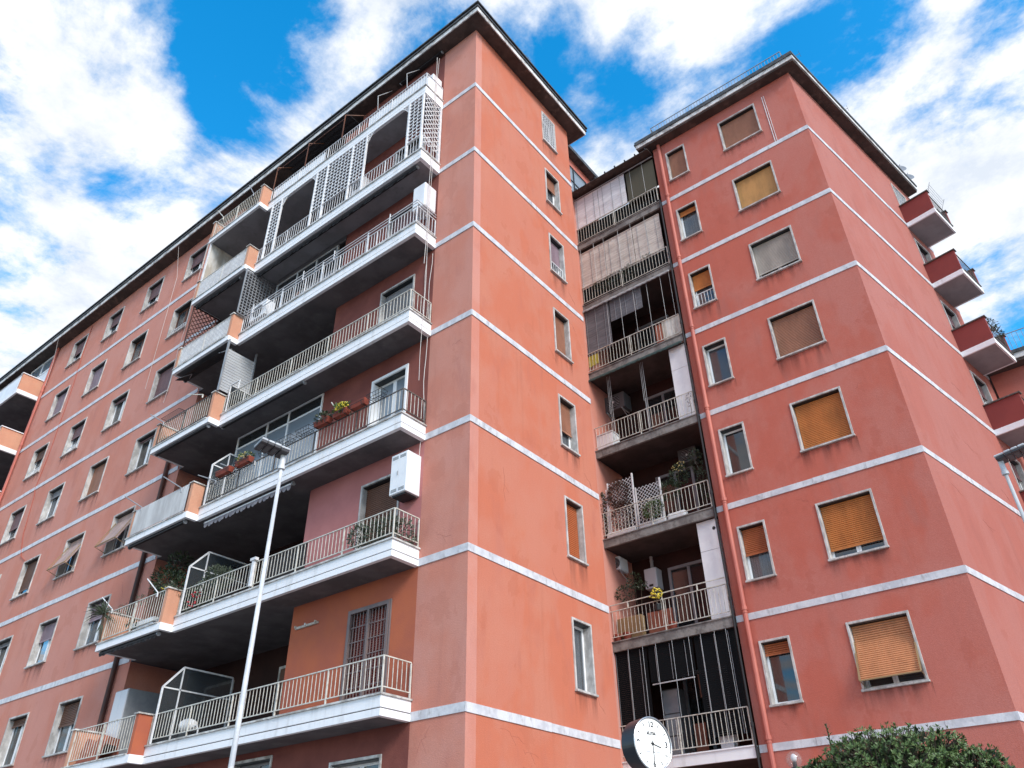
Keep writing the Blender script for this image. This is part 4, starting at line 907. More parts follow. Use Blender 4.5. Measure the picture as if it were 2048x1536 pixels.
# terracotta flower boxes and wire baskets on the flower-box balcony
zr = ZB[4]+.93
def fbox_thing(label, x0, x1, plants=None):
    t = thing('flower_box', ((x0+x1)/2, -.92, zr-.12), label, 'flower box', 'flower boxes on the rail'); M_ = MB(); zb, zt = zr-.06, zr+.09
    y0, y1 = -1.02, -.84
    M_.add([(x0+.03, y0+.03, zb), (x1-.03, y0+.03, zb), (x1-.03, y1-.03, zb), (x0+.03, y1-.03, zb), (x0, y0, zt), (x1, y0, zt), (x1, y1, zt), (x0, y1, zt), (x0+.02, y0+.02, zt-.02), (x1-.02, y0+.02, zt-.02), (x1-.02, y1-.02, zt-.02), (x0+.02, y1-.02, zt-.02)],
           [(0,3,2,1),(0,1,5,4),(1,2,6,5),(2,3,7,6),(3,0,4,7),(4,5,9,8),(5,6,10,9),(6,7,11,10),(7,4,8,11),(8,9,10,11)])
    M_.build('box', 'terracotta', t)
    M_ = MB()
    for x in (x0+.08, x1-.08): M_.path([(x, -.80, zr+.02), (x, -.83, zb-.01), (x, -1.04, zb-.01), (x, -1.05, zb+.1)], .008, 5)
    M_.bar((x0, -1.045, zb+.08), (x1, -1.045, zb+.08), .012, .012); M_.build('hanger', 'black_iron', t)
    if plants:
        lm, n, fm, nf = plants; M_ = MB(); xm = (x0+x1)/2; hx = (x1-x0)/2
        leaves(M_, blob_pts((xm, -.93, zt+.06), (hx*.95, .14, .13), n), .10); M_.build('foliage', lm, t)
        if fm:
            G = MB()
            for p, v in blob_pts((xm, -.93, zt+.10), (hx*.95, .14, .15), nf): G.sphere(p, random.uniform(.02, .034), 6, 4, .6)
            G.build('blossom', fm, t)
fbox_thing('empty terracotta flower box on the rail, leftmost of its row', -8.62, -7.95)
fbox_thing('terracotta flower box with a few pale flowers, second from the left', -7.72, -7.05, ('leaf_green', 90, 'flower_cream', 26))
fbox_thing('terracotta flower box with dark withered leaves on the rail', -4.42, -3.85, ('leaf_dark', 190, None, 0))
fbox_thing('terracotta flower box full of yellow flowers on the rail', -3.72, -3.18, ('leaf_green', 180, 'flower_yellow', 170))
fbox_thing('empty terracotta flower box on the rail right of the yellow flowers', -3.08, -2.52)
for lab, x0, x1 in (('empty wire basket on the rail, leftmost of four', -6.65, -6.12), ('empty wire basket on the rail, second of four from the left', -5.85, -5.28), ('empty wire basket on the rail left of the withered box', -5.08, -4.55), ('empty wire basket on the rail in front of the white door', -2.42, -1.9)):
    M_ = MB(); zb, zt = zr-.10, zr+.08
    for z, a in ((zt, 0), (zb, .05), ((zb+zt)/2, .025)): M_.path([(x0+a, -.84-a*.5, z), (x1-a, -.84-a*.5, z), (x1-a, -1.05+a, z), (x0+a, -1.05+a, z), (x0+a, -.84-a*.5, z)], .006, 4)
    for i in range(6):
        x = x0+(x1-x0)*i/5; M_.path([(x, -.84, zt), (x0+.05+(x1-x0-.1)*i/5, -.86, zb), (x0+.05+(x1-x0-.1)*i/5, -1.0, zb), (x, -1.05, zt)], .005, 4)
    tag(M_.build('wire_basket', 'black_iron'), lab, 'basket', 'wire baskets on the rail')
# poles for washing lines
for lab, a, b, m in (('dark washing line pole at the left of the corrugated sheet', (-12.11, YL, ZB[4]+.95), (-12.65, YL-.35, ZB[4]+1.35), 'grey_metal'), ('dark washing line pole at the right of the corrugated sheet', (-9.98, YL, ZB[4]+.9), (-10.64, YL-.3, ZB[4]+1.38), 'grey_metal'),
        ('slim pole leaning out at the left end of the flower-box rail', (-8.86, -.8, ZB[4]+.92), (-9.64, -.95, ZB[4]+1.3), 'grey_metal'), ('slim pole leaning out beside the leftmost flower box', (-7.92, -.8, ZB[4]+.96), (-8.55, -.95, ZB[4]+1.3), 'grey_metal'), ('slim pole leaning out above the pale-flowered box', (-7.07, -.8, ZB[4]+.92), (-7.7, -.95, ZB[4]+1.28), 'grey_metal'),
        ('slim pale pole leaning behind the yellow flowers', (-3.72, -.8, ZB[4]+1.15), (-4.0, -.85, ZB[4]+1.55), 'rail_cream'), ('white washing line pole above the yucca', (-12.22, YL, ZB[5]+.95), (-12.82, YL-.1, ZB[5]+1.4), 'rail_white'), ('white washing line pole at the right end of the yucca balcony', (-9.9, YL, ZB[5]+.9), (-10.45, YL-.1, ZB[5]+1.38), 'rail_white'),
        ('pale pole on the upper rail of the dark-railed deep balcony', (-12.2, YL, ZB[3]+.9), (-12.75, YL-.25, ZB[3]+1.3), 'grey_metal'), ('white pole sticking out over the dark-railed deep balcony', (-10.1, YL, ZB[3]+1.1), (-10.7, YL-.2, ZB[3]+1.25), 'rail_cream'),
        ('thin pole at the roof end of the topmost deep balcony', (-11.9, YL, ZB[0]+.85), (-12.3, YL-.1, ZB[0]+1.4), 'rail_cream'), ('second thin pole on the topmost deep balcony', (-10.0, YL, ZB[0]+.85), (-10.3, YL-.1, ZB[0]+1.45), 'grey_metal')):
    M_ = MB(); M_.tube(a, b, .016, 7); M_.tube((a[0], a[1], a[2]-.12), a, .022, 7); tag(M_.build('washing_line_pole', m), lab, 'pole', 'poles leaning out of the balconies')
M_ = MB(); y = YL-.25
for z in (ZB[3]+.80,):
    M_.path([(-11.9, YL, z), (-10.9, YL, z), (-10.9, y, z), (-11.9, y, z), (-11.9, YL, z)], .008, 5)
    for i in range(1, 6): M_.tube((-11.9, YL-(.25*i/6), z), (-10.9, YL-(.25*i/6), z), .005, 4)
for x in (-11.9, -10.9): M_.tube((x, YL, z), (x, y+.1, z-.3), .007, 4)
tag(M_.build('drying_rack', 'black_iron'), 'wire drying rack hung outside the dark-railed deep balcony', 'rack')
# plants of the left block
plant('climbing_plant', 'leafy climber at the corner end of the second lowest balcony', (-2.2, -.55, ZB[5]+.25), [(-2.6,-.72,ZB[5]+.62,.26,.12,.26,300), (-2.15,-.66,ZB[5]+.58,.3,.12,.28,360), (-1.75,-.62,ZB[5]+.6,.28,.15,.3,360), (-1.45,-.4,ZB[5]+.5,.05,.3,.32,300)], .085, 'leaf_grey')
plant('shrub', 'tall dark leafy shrub behind the glass divider on the second lowest balcony', (-10.9, -.1, ZB[5]), [(-11.1,-.1,ZB[5]+2.3,.35,.35,.35,260), (-11.5,-.2,ZB[5]+1.9,.45,.35,.4,330), (-10.9,-.3,ZB[5]+1.6,.5,.4,.35,340), (-10.2,-.4,ZB[5]+1.3,.35,.3,.3,120)], .11, 'leaf_dark')
plant('flowering_shrub', 'flowering shrub with red blossom behind the second lowest rail', (-8.6, -.5, ZB[5]), [(-9.1,-.62,ZB[5]+.65,.3,.12,.38,420), (-8.5,-.62,ZB[5]+.75,.42,.16,.40,520), (-7.9,-.58,ZB[5]+.98,.38,.2,.3,380), (-8.3,-.55,ZB[5]+1.2,.34,.2,.18,260)], .085, 'leaf_grey', flowers=('flower_red', [(-8.7,-.78,ZB[5]+.55,.35,.05,.2,22)], .03))
plant('trailing_plant', 'plant trailing over the coping of the pink panel, second balcony from the bottom', (-9.4, -1.0, ZB[5]+.95), [(-9.55,-1.05,ZB[5]+1.0,.2,.16,.07,90), (-9.38,-.85,ZB[5]+.88,.04,.12,.1,50)], .06, 'leaf_grey', flowers=('flower_yellow', [(-9.7,-1.1,ZB[5]+1.0,.12,.08,.04,8)], .018))
t = thing('yucca', (-12.35, -1.3, ZB[5]+.1), 'spiky yucca hanging over the left end of the second lowest deep balcony', 'plant'); M_ = MB()
for i in range(60):
    a = random.uniform(0, 6.28); e = random.uniform(-.5, 1.3); L = random.uniform(.35, .6); d = Vector((math.cos(a)*math.cos(e), math.sin(a)*math.cos(e)*.8-.2, math.sin(e))).normalized(); c = Vector((-12.4, -1.28, ZB[5]+.82)); sd = d.orthogonal().normalized()*.016; m_ = c+d*L*.6; tip = c+d*L+Vector((0,0,-.12*L/.5))
    M_.add([c-sd*.6, c+sd*.6, m_+sd, tip, m_-sd], [(0,1,2,4),(4,2,3)])
for i in range(40):
    a = random.uniform(0, 6.28); c = Vector((-12.4, -1.26, ZB[5]+.65)); d = Vector((math.cos(a)*.35, math.sin(a)*.25, -1)).normalized(); L = random.uniform(.2, .45); sd = d.orthogonal().normalized()*.012; M_.add([c-sd, c+sd, c+d*L], [(0,1,2)])
M_.build('foliage', 'leaf_grey', t); MB().tube((-12.35, -1.22, ZB[5]+.1), (-12.4, -1.28, ZB[5]+.85), .035, 8).build('stem', 'bark', t)
for lab, x, zo, n, m in (('small bushy plant behind the rails of the yucca balcony', -11.2, .32, 120, 'leaf_dark'), ('low plant on the rail right of the yucca', -11.9, .92, 70, 'leaf_grey'), ('small plant at the middle of the yucca rail', -11.0, .98, 60, 'leaf_grey')):
    plant('potted_plant', lab, (x, -1.02, ZB[5]+zo-.1), [(x, -1.02, ZB[5]+zo, .2, .1, .12, n)], .07, m)
for lab, x, n in (('sprig of green above the left end of the corrugated sheet', -11.55, 60), ('sprig of green above the middle of the corrugated sheet', -10.9, 30)): plant('potted_plant', lab, (x, -1.0, ZB[4]+.75), [(x, -1.02, ZB[4]+.93, .2, .1, .09, n)], .06, 'leaf_grey')
plant('potted_plant', 'small plant in the corner of the dark-railed deep balcony', (-12.2, -1.0, ZB[3]+.1), [(-12.15,-1.0,ZB[3]+.28,.18,.1,.14,90)], .06, 'leaf_green')
M_ = MB(); M_.box(-11.35, -10.25, -.95, -.75, ZB[5]+.28, ZB[5]+.40); M_.box(-11.3, -10.3, -.90, -.80, ZB[5]+.0, ZB[5]+.28); tag(M_.build('trough', 'white_metal', None, bevel=.01), 'white plant trough behind the rails of the yucca balcony', 'trough')
M_ = MB(); 
for i in range(46): x = -6.0+1.65*i/45; M_.box(x-.012, x+.012, -.735, -.725, ZB[5]+.26, ZB[5]+.95)
tag(M_.build('reed_screen', 'cloth_dark'), 'dark reed screen behind the second lowest rail, right of the lamp pole', 'screen')
M_ = MB(); M_.box(-6.27, -6.19, -.86, -.80, ZB[5]+.30, ZB[5]+1.0); M_.box(-6.33, -6.13, -.88, -.78, ZB[5]+.95, ZB[5]+1.02); tag(M_.build('rail_clamp', 'rail_white'), 'white clamp on the second lowest rail beside the lamp pole', 'clamp')
# cables
def cable(label, pts, r, m): M_ = MB(); M_.path(pts, r, 5); tag(M_.build('cable', m), label, 'cable', 'cables on the facade')
def sag(x, y, z0, z1, amp, n=18, ph=0): return [(x+amp*math.sin(i*.9+ph), y+amp*.5*math.sin(i*1.3+ph), z0+(z1-z0)*i/n) for i in range(n+1)]
cable('pale cables hanging past the corner ends of the upper balconies', sag(-1.36, -.42, 25.6, 16.2, .012), .009, 'cable'); cable('thin pale cable hanging beside the lattice at the corner ends', sag(-1.345, -.36, 25.6, 12.4, .02, ph=2), .007, 'cable')
cable('pale cable down the wall right of the plain middle balcony', sag(-1.69, -.03, 16.95, 14.3, .01), .009, 'cable'); cable('loose pale cable from the flower-box balcony end to the wall cabinet', sag(-1.47, -.05, 16.9, 10.4, .03, ph=1), .009, 'cable')
cable('long red cable wandering down between the windows of the left facade', [(-25.0,-.02,26.2), (-24.95,-.02,24.3), (-24.75,-.02,22.6), (-24.7,-.02,21.2), (-24.66,-.02,18.9), (-24.8,-.02,17.1), (-24.62,-.02,16.8), (-24.3,-.02,14.9), (-24.0,-.02,14.3), (-23.7,-.02,13.8), (-23.2,-.02,13.5)], .016, 'cable_red')
cable('thin pale cable falling from the eaves past the leftmost windows near the balconies', sag(-15.0, -.06, 26.3, 17.5, .03), .008, 'cable')
cable('second pale cable falling from the eaves left of the balconies', [(-16.9,-.45,26.4), (-16.95,-.1,24.8), (-17.0,-.02,19)], .008, 'cable')
cable('pale cable swinging from the eaves near the left pipes', [(-27.6,-.5,26.5), (-28.0,-.2,25.2), (-28.2,-.1,23.9)], .008, 'cable')
cable('pair of white lines on the right block beside the top window', [(6.55,BY-.012,25.9), (6.55,BY-.012,23.3)], .012, 'rail_white'); cable('second of the white lines beside the top window of the right block', [(6.62,BY-.012,25.9), (6.62,BY-.012,23.3)], .009, 'rail_white')
# roof aerials and dishes
def aerial(label, x, y, z, h, bars):
    M_ = MB(); M_.tube((x, y, z), (x, y, z+h), .014, 6)
    if bars:
        M_.tube((x-.3, y, z+h*.92), (x+.3, y, z+h*.92), .009, 5)
        for i in range(bars): xx = x-.28+.56*i/(bars-1); M_.tube((xx, y-.16, z+h*.92), (xx, y+.16, z+h*.92), .006, 4)
    tag(M_.build('aerial', 'grey_metal'), label, 'aerial', 'roof aerials')
for i, (lab, x, y, z, h, b) in enumerate((('short roof spike above the middle of the topmost balcony', -7.0, -.4, 26.8, .55, 0), ('roof spike above the left part of the topmost balcony', -8.7, -.35, 26.8, .6, 0), ('roof spike above the deep left balconies', -11.8, -.4, 26.8, .5, 0), ('small aerial on the eaves far left', -19.5, .3, 26.8, .8, 4), ('comb-shaped aerial behind the end wall eaves', .0, 2.6, 26.8, .9, 6), ('aerial at the corner of the right block roof', 7.9, 8.6, 26.84, .7, 4), ('aerial half way along the flank roof of the right block', 8.5, 12.0, 26.84, .6, 5))): aerial(lab, x, y, z, h, b)
for lab, s in (('larger satellite dish on the flank roof edge of the right block', 8.2), ('smaller satellite dish at the far end of the flank roof edge', 8.9)):
    c = FR.pt(s, .25, 27.25); t = thing('satellite_dish', (c.x, c.y, 26.84), lab, 'satellite dish'); ax = Vector((.5, -.8, .35)).normalized()
    MB().lathe(c, ax, [(.02, -.06), (.2, -.03), (.33, .03), (.33, .036), (.2, -.02), (.02, -.05)], 22).build('dish', 'grey_metal', t); MB().tube((c.x, c.y, 26.84), c, .02, 8).build('mast', 'grey_metal', t); MB().tube(c-ax*.05, c+ax*.3+Vector((0,0,-.12)), .01, 6).build('feed_arm', 'grey_metal', t)

# ================================================================== things on the recessed balconies
def blind(label, x0, x1, z0, z1, y, m, pitch=.022, cords=3, roll=False):
    t = thing('roll_blind', ((x0+x1)/2, y, z0), label, 'blind', 'slatted blinds of the recessed balconies'); M_ = MB(); n = int((z1-z0)/pitch)
    for i in range(n):
        z = z0+(z1-z0)*i/n; dy = .008*math.sin(i*.21+x0*5); M_.box(x0, x1, y-.006+dy, y+.004+dy, z+.002, z+pitch-.002)
    M_.build('slats', m, t); M_ = MB()
    for i in range(cords): x = x0+(x1-x0)*(i+.5)/cords; M_.box(x-.006, x+.006, y-.022, y-.014, z0, z1)
    M_.build('cord', 'grey_metal', t); M_ = MB(); M_.tube((x0, y, z1+.02), (x1, y, z1+.02), .025, 8); M_.build('head_rail', m, t); return t
blind('white slatted blind on the top recessed balcony, left of two', -1.72, -.50, ZB[0]+.86, 25.95, 8.19, 'bamboo_white')
blind('white slatted blind on the top recessed balcony, right of two', -.48, .76, ZB[0]+.86, 25.95, 8.19, 'bamboo_white')
tag(MB().box(.82, 2.05, 8.215, 8.235, ZB[0]+.5, 25.95).build('awning_cloth', 'cloth_olive'), 'olive brown cloth closing the right end of the top recessed balcony', 'cloth')
for i, (a, b) in enumerate(((-1.72, -.48), (-.46, .76), (.78, 1.93))): blind(('left', 'middle', 'right')[i]+' tan slatted blind on the second recessed balcony from the top', a, b, ZB[1]+.80, ZB[0]-.50, 8.19, 'bamboo_tan')
blind('long grey slatted blind at the left of the third recessed balcony', -1.72, -.56, ZB[2]+.80, ZB[1]-.30, 8.19, 'bamboo_grey', .03)
blind('half raised grey slatted blind on the third recessed balcony', -.52, .78, ZB[2]+1.85, ZB[1]-.30, 8.19, 'bamboo_grey', .03)
blind('half raised black slatted blind above the lowest recessed balcony door', -.54, .80, ZB[6]+1.85, ZB[5]-.32, 8.21, 'blind_black', .05)
blind('black slatted blind at the right of the lowest recessed balcony', .86, 2.04, ZB[6]+.30, ZB[5]-.32, 8.21, 'blind_black', .05)
blind('black slatted blind at the left of the lowest recessed balcony', -1.76, -.60, ZB[6]+.30, ZB[5]-.32, 8.21, 'blind_black', .05)
M_ = MB(); M_.box(-.5, .75, 8.18, 8.2, ZB[6]+1.78, ZB[6]+1.81); tag(M_.build('blind_bar', 'grey_sheet'), 'thin pale bar under the half raised black blind', 'bar')
for kk, m, lab in ((1, 'grey_sheet', 'corrugated strip rolled under the second recessed balcony slab'), (2, 'corrugated_green', 'green corrugated strip under the third recessed balcony slab')):
    M_ = MB(); n = 90
    for i in range(n): x = -1.75+3.75*i/n; M_.box(x, x+3.75/n-.012, 8.05+.006*math.sin(i*.7), 8.09, ZB[kk]-.36+.012*math.sin(i*1.3), ZB[kk]-.28)
    M_.box(-1.75, 2.0, 8.08, 8.11, ZB[kk]-.30, ZB[kk]-.272); tag(M_.build('corrugated_strip', m), lab, 'awning')
tag(MB().box(1.1, 1.35, 8.20, 8.21, ZB[2]+.1, ZB[2]+.84).build('cloth', 'cloth_rust'), 'pinkish cloth behind the right end of the third recessed rail', 'cloth')
tag(MB().box(1.36, 2.0, 8.20, 8.212, ZB[2]+.1, ZB[2]+.88).build('board', 'dirty_white'), 'stained pale board at the right end of the third recessed rail', 'board')
M_ = MB()
for i in range(3): M_.box(-1.62+i*.15, -1.48+i*.15, 8.19, 8.205, ZB[2]+.32+.02*i, ZB[2]+.78)
tag(M_.build('towel', 'cloth_yellow'), 'yellow cloth hung over the left end of the third recessed rail', 'cloth')
plant('climbing_plant', 'dark creeper along the rail of the tan-blinded recessed balcony', (0, 8.25, ZB[1]), [(-.9,8.18,ZB[1]+.7,.25,.06,.15,110), (-.2,8.18,ZB[1]+.75,.35,.06,.2,170), (.4,8.18,ZB[1]+.75,.3,.06,.2,150), (1.2,8.18,ZB[1]+.9,.2,.06,.08,60), (0.0,8.18,ZB[1]+.4,.9,.06,.25,260)], .06, 'leaf_dark')
for kk, lab in ((0, 'black netting behind the rail of the top recessed balcony'), (1, 'black netting behind the creeper rail of the second recessed balcony')): tag(MB().box(GL+.03, GR-.1, 8.215, 8.222, ZB[kk]+.03, ZB[kk]+.86).build('netting', 'blind_black'), lab, 'netting')  # added dark panels standing in for the shade inside the recesses
# chest and cords on the fourth
t = thing('storage_box', (-1.35, 8.5, ZB[3]), 'white storage chest at the left of the open recessed balcony', 'chest'); MB().box(-1.72, -1.0, 8.28, 8.75, ZB[3]-.01, ZB[3]+.62).build('case', 'white_metal', t, bevel=.02); MB().box(-1.74, -.98, 8.26, 8.77, ZB[3]+.622, ZB[3]+.67).build('lid', 'rail_white', t, bevel=.01)
M_ = MB(); lattice(M_, (-1.75, 8.35, ZB[3]+.1), (0,1,0), (0,0,1), 1.3, 1.7, .16, .018, .01, False); tag(M_.build('window_grille', 'grey_sheet'), 'ornate iron grille on the left side wall of the open recessed balcony', 'grille')
for i, x in enumerate((-.95, .35)): M_ = MB(); M_.tube((x, 8.3, ZB[3]+.3), (x, 8.3, ZB[2]-.28), .006, 5); M_.tube((x+.06, 8.3, ZB[3]+.3), (x+.06, 8.3, ZB[2]-.28), .006, 5); M_.tube((x-.05, 8.3, ZB[3]+1.3), (x-.05, 8.3, ZB[2]-.28), .006, 5); tag(M_.build('hanging_rope', 'grey_sheet'), ('left', 'right')[i]+' hanging awning cords on the open recessed balcony', 'cord')
plant('hanging_plant', 'sparse reddish plant at the right end of the open recessed rail', (1.9, 8.15, ZB[3]), [(1.92,8.10,ZB[3]+.55,.08,.05,.3,40)], .06, 'leaf_red')
# planted balcony
def wtrellis(label, x0, x1, z0, z1, y):
    t = thing('trellis', ((x0+x1)/2, y, z0), label, 'trellis', 'white trellises on the planted recessed balcony'); M_ = MB(); lattice(M_, (x0, y, z0), (1,0,0), (0,0,1), x1-x0, z1-z0, .09, .013, .01); M_.build('lattice_panel', 'rail_white', t)
    M_ = MB(); M_.box(x0-.02, x0+.015, y-.02, y+.02, z0-.1, z1+.03); M_.box(x1-.015, x1+.025, y-.025, y+.025, z0-.1, z1+.1); M_.build('post', 'rail_white', t)
wtrellis('tall white trellis overgrown with reddish leaves on the planted recessed balcony', -1.36, -.46, ZB[4]+.15, ZB[4]+1.88, 8.27)
wtrellis('lower white trellis on the planted recessed balcony', -.38, .46, ZB[4]+.15, ZB[4]+1.42, 8.27)
wtrellis('narrow white trellis at the wall end of the planted recessed balcony', -1.74, -1.42, ZB[4]+.15, ZB[4]+1.6, 8.27)
plant('climbing_plant', 'reddish brown climber over the tall white trellis', (-.95, 8.35, ZB[4]), [(-1.0,8.25,ZB[4]+1.4,.40,.1,.45,900), (-.9,8.25,ZB[4]+.7,.40,.1,.5,600)], .075, 'leaf_red')
plant('climbing_plant', 'dark green climber at the wall end of the planted recessed balcony', (-1.65, 8.35, ZB[4]), [(-1.62,8.24,ZB[4]+1.2,.16,.1,.5,420), (-1.62,8.24,ZB[4]+.5,.16,.1,.4,260)], .065, 'leaf_dark')
plant('potted_plant', 'bushy green plant hanging in front of the lower white trellis', (.15, 8.15, ZB[4]+.3), [(.2,8.12,ZB[4]+.5,.36,.1,.26,420)], .07, 'leaf_green')
plant('potted_plant', 'leafy plant with pink flowers behind the planted recessed rail', (.8, 8.5, ZB[4]+.3), [(.65,8.45,ZB[4]+1.1,.35,.2,.3,420), (1.05,8.45,ZB[4]+1.5,.30,.2,.35,330)], .085, 'leaf_dark', flowers=('flower_cream', [(1.1,8.35,ZB[4]+1.7,.25,.1,.2,26)], .018))
plant('climbing_plant', 'thin dark climber at the right end of the planted recessed balcony', (1.75, 8.4, ZB[4]), [(1.7,8.3,ZB[4]+1.7,.22,.1,.4,240), (1.85,8.3,ZB[4]+.9,.18,.1,.55,260)], .065, 'leaf_dark')
for lab, x0, x1 in (('white planter box at the left of the planted recessed rail', -1.5, -.5), ('white planter box under the lower white trellis', -.36, .5)): tag(MB().box(x0, x1, 8.2, 8.42, ZB[4]-.01, ZB[4]+.2).build('planter', 'white_metal', None, bevel=.01), lab, 'planter')
M_ = MB(); M_.box(.56, 1.15, 8.25, 8.5, ZB[4]-.01, ZB[4]+.28); tag(M_.build('storage_box', 'white_metal', None, bevel=.06), 'rounded white box on the floor of the planted recessed balcony', 'box')
# boiler balcony
plant('flowering_plant', 'yellow chrysanthemum on the rail in front of the boiler', (-.02, 8.1, ZB[5]+.75), [(-.02,8.08,ZB[5]+1.0,.16,.12,.14,110)], .05, 'leaf_dark', flowers=('flower_yellow', [(-.02,8.05,ZB[5]+1.04,.2,.12,.17,60)], .028), pot=(.09, .16, 'black_plastic'))
plant('shrub', 'grey-green leafy shrub left of the boiler', (-1.0, 8.7, ZB[5]), [(-.98,8.65,ZB[5]+1.85,.22,.2,.2,110), (-1.3,8.6,ZB[5]+1.5,.3,.2,.22,170), (-.75,8.65,ZB[5]+1.62,.18,.15,.12,70)], .08, 'leaf_dark')
tag(MB().box(-1.55, -.75, 8.42, 8.62, ZB[5]-.01, ZB[5]+.72).build('cupboard', 'tan_wood', None, bevel=.01), 'low tan cupboard behind the left of the boiler balcony rail', 'cupboard')
for lab, x in (('terracotta pot at the far left behind the boiler balcony rail', -1.5), ('terracotta pot second from the left behind the boiler balcony rail', -1.2), ('terracotta pot in front of the boiler balcony door', .25)): tag(MB().lathe((x, 8.32, ZB[5]-.01), (0,0,1), [(.09,0),(.12,.2),(.135,.2),(.135,.25),(.11,.25),(.10,.22)], 16).build('flower_pot', 'terracotta'), lab, 'pot')
tag(MB().box(-.85, -.05, 9.0, 9.06, ZB[5]-.01, ZB[5]+.9).build('panel', 'cloth_rust'), 'rust red board behind the middle of the boiler balcony rail', 'board')
M_ = MB(); lattice(M_, (-1.74, 8.35, ZB[5]+.9), (0,1,0), (0,0,1), 1.0, 1.0, .17, .018, .01, False); tag(M_.build('window_grille', 'grey_sheet'), 'barred side window grille left of the boiler balcony shrub', 'grille')
# lowest recessed balcony
t = thing('cupboard', (-.35, 8.9, ZB[6]), 'white kitchen cupboard in the dark lowest recessed balcony', 'cupboard'); M_ = MB(); M_.box(-.55, -.08, 8.75, 9.15, ZB[6]-.01, ZB[6]+1.75); M_.build('case', 'recess_unit', t)
for a, b in ((.02, .55), (.58, 1.1), (1.13, 1.72)): MB().box(-.54, -.09, 8.73, 8.749, ZB[6]+a, ZB[6]+b).build('door', 'grey_metal', t, bevel=.01)
tag(MB().box(-.02, .33, 9.3, 9.33, ZB[6]-.01, ZB[6]+.9).build('panel', 'cloth_rust'), 'dark red board behind the lowest recessed rail', 'board')
tag(MB().box(1.1, 1.45, 8.35, 8.6, ZB[6]-.01, ZB[6]+.45).build('storage_box', 'plastic_grey', None, bevel=.02), 'grey box on the floor of the lowest recessed balcony', 'box')
# flank balconies of the right block
c = FR.pt(8.2, .75, 0)
plant('potted_tree', 'dark leafy potted tree rising over the third flank balcony', (c.x, c.y, ZB[2]+.35), [(c.x+.1,c.y,ZB[2]+1.25,.28,.28,.22,150), (c.x-.15,c.y-.1,ZB[2]+1.0,.25,.25,.25,120), (c.x+.15,c.y+.1,ZB[2]+.9,.28,.25,.2,120)], .12, 'leaf_dark', pot=(.16, .34, 'terracotta'), cat='tree', asp=.3)
M_ = MB(); a = FR.pt(7.3, 1.0, 0); b = FR.pt(8.5, 1.0, 0)
for i in range(5): M_.tube((a.x+.05*i, a.y-.02*i, ZB[0]+1.1+.06*i), (b.x+.05*i, b.y-.02*i, ZB[0]+1.0+.06*i), .006, 4)
M_.tube(a+Vector((0,0,ZB[0]+.9)), a+Vector((.25,-.1,ZB[0]+1.4)), .01, 5); M_.tube(b+Vector((0,0,ZB[0]+.85)), b+Vector((.25,-.1,ZB[0]+1.3)), .01, 5); tag(M_.build('drying_rack', 'grey_metal'), 'wire drying rack on the top flank balcony', 'rack')

# ================================================================== street things
def street_lamp(label, x, y, h, hd, pm):
    t = thing('street_lamp', (x, y, 0), label, 'street lamp', 'street lamps'); M_ = MB(); M_.tube((x, y, 0), (x, y, h), .041, 18, .025); M_.tube((x, y, 0), (x, y, 1.1), .075, 18, .07); M_.build('pole', pm, t, smooth=True)
    M_ = MB(); M_.tube((x, y, h-.06), (x, y, h+.15), .04, 16); M_.tube((x, y, h-.10), (x, y, h-.05), .05, 16); M_.build('socket', 'lamp_white', t)
    d = Vector((*hd, 0)).normalized(); s = Vector((-d.y, d.x, 0)); rise = .10; B0 = Vector((x, y, h+.14)); upv = (Vector((0,0,1))-d*rise).normalized(); dd = (d+Vector((0,0,rise))).normalized()
    P = lambda a, b, c: B0+dd*(a*.60)+s*(b*1.02)+upv*(c*.75)
    def bx(a0, a1, b, c0, c1, nm, m, bev=.02): M_ = MB(); M_.add([P(a0,-b,c0),P(a1,-b,c0),P(a1,b,c0),P(a0,b,c0),P(a0,-b,c1),P(a1,-b,c1),P(a1,b,c1),P(a0,b,c1)], [(0,3,2,1),(4,5,6,7),(0,1,5,4),(1,2,6,5),(2,3,7,6),(3,0,4,7)]); return M_.build(nm, m, t, bevel=bev)
    bx(-.06, .16, .13, -.03, .03, 'gear_box', 'lamp_dark'); bx(-.07, .17, .14, .03, .075, 'cover', 'lamp_white', .025)
    for i in range(3):
        a = .18+.17*i; hb = bx(a, a+.155, .145, -.02, .025, 'light_module', 'lamp_dark', .008); bx(a-.005, a+.16, .155, .026, .075, 'cover', 'lamp_white', .03)
        L_ = MB(); L_.add([P(a+.03,-.09,-.024),P(a+.125,-.09,-.024),P(a+.125,.09,-.024),P(a+.03,.09,-.024),P(a+.03,-.09,-.0205),P(a+.125,-.09,-.0205),P(a+.125,.09,-.0205),P(a+.03,.09,-.0205)], [(0,3,2,1),(4,5,6,7),(0,1,5,4),(1,2,6,5),(2,3,7,6),(3,0,4,7)]); L_.build('led_panel', 'recess_unit', hb)
street_lamp('white street lamp with flat segmented head in front of the left block', 1.245, -5.535, 7.06, (-.25, -1), 'lamp_white')
street_lamp('grey street lamp at the right edge in front of the flank balconies', 9.40, 1.6, 7.1, (1, -.1), 'grey_sheet')
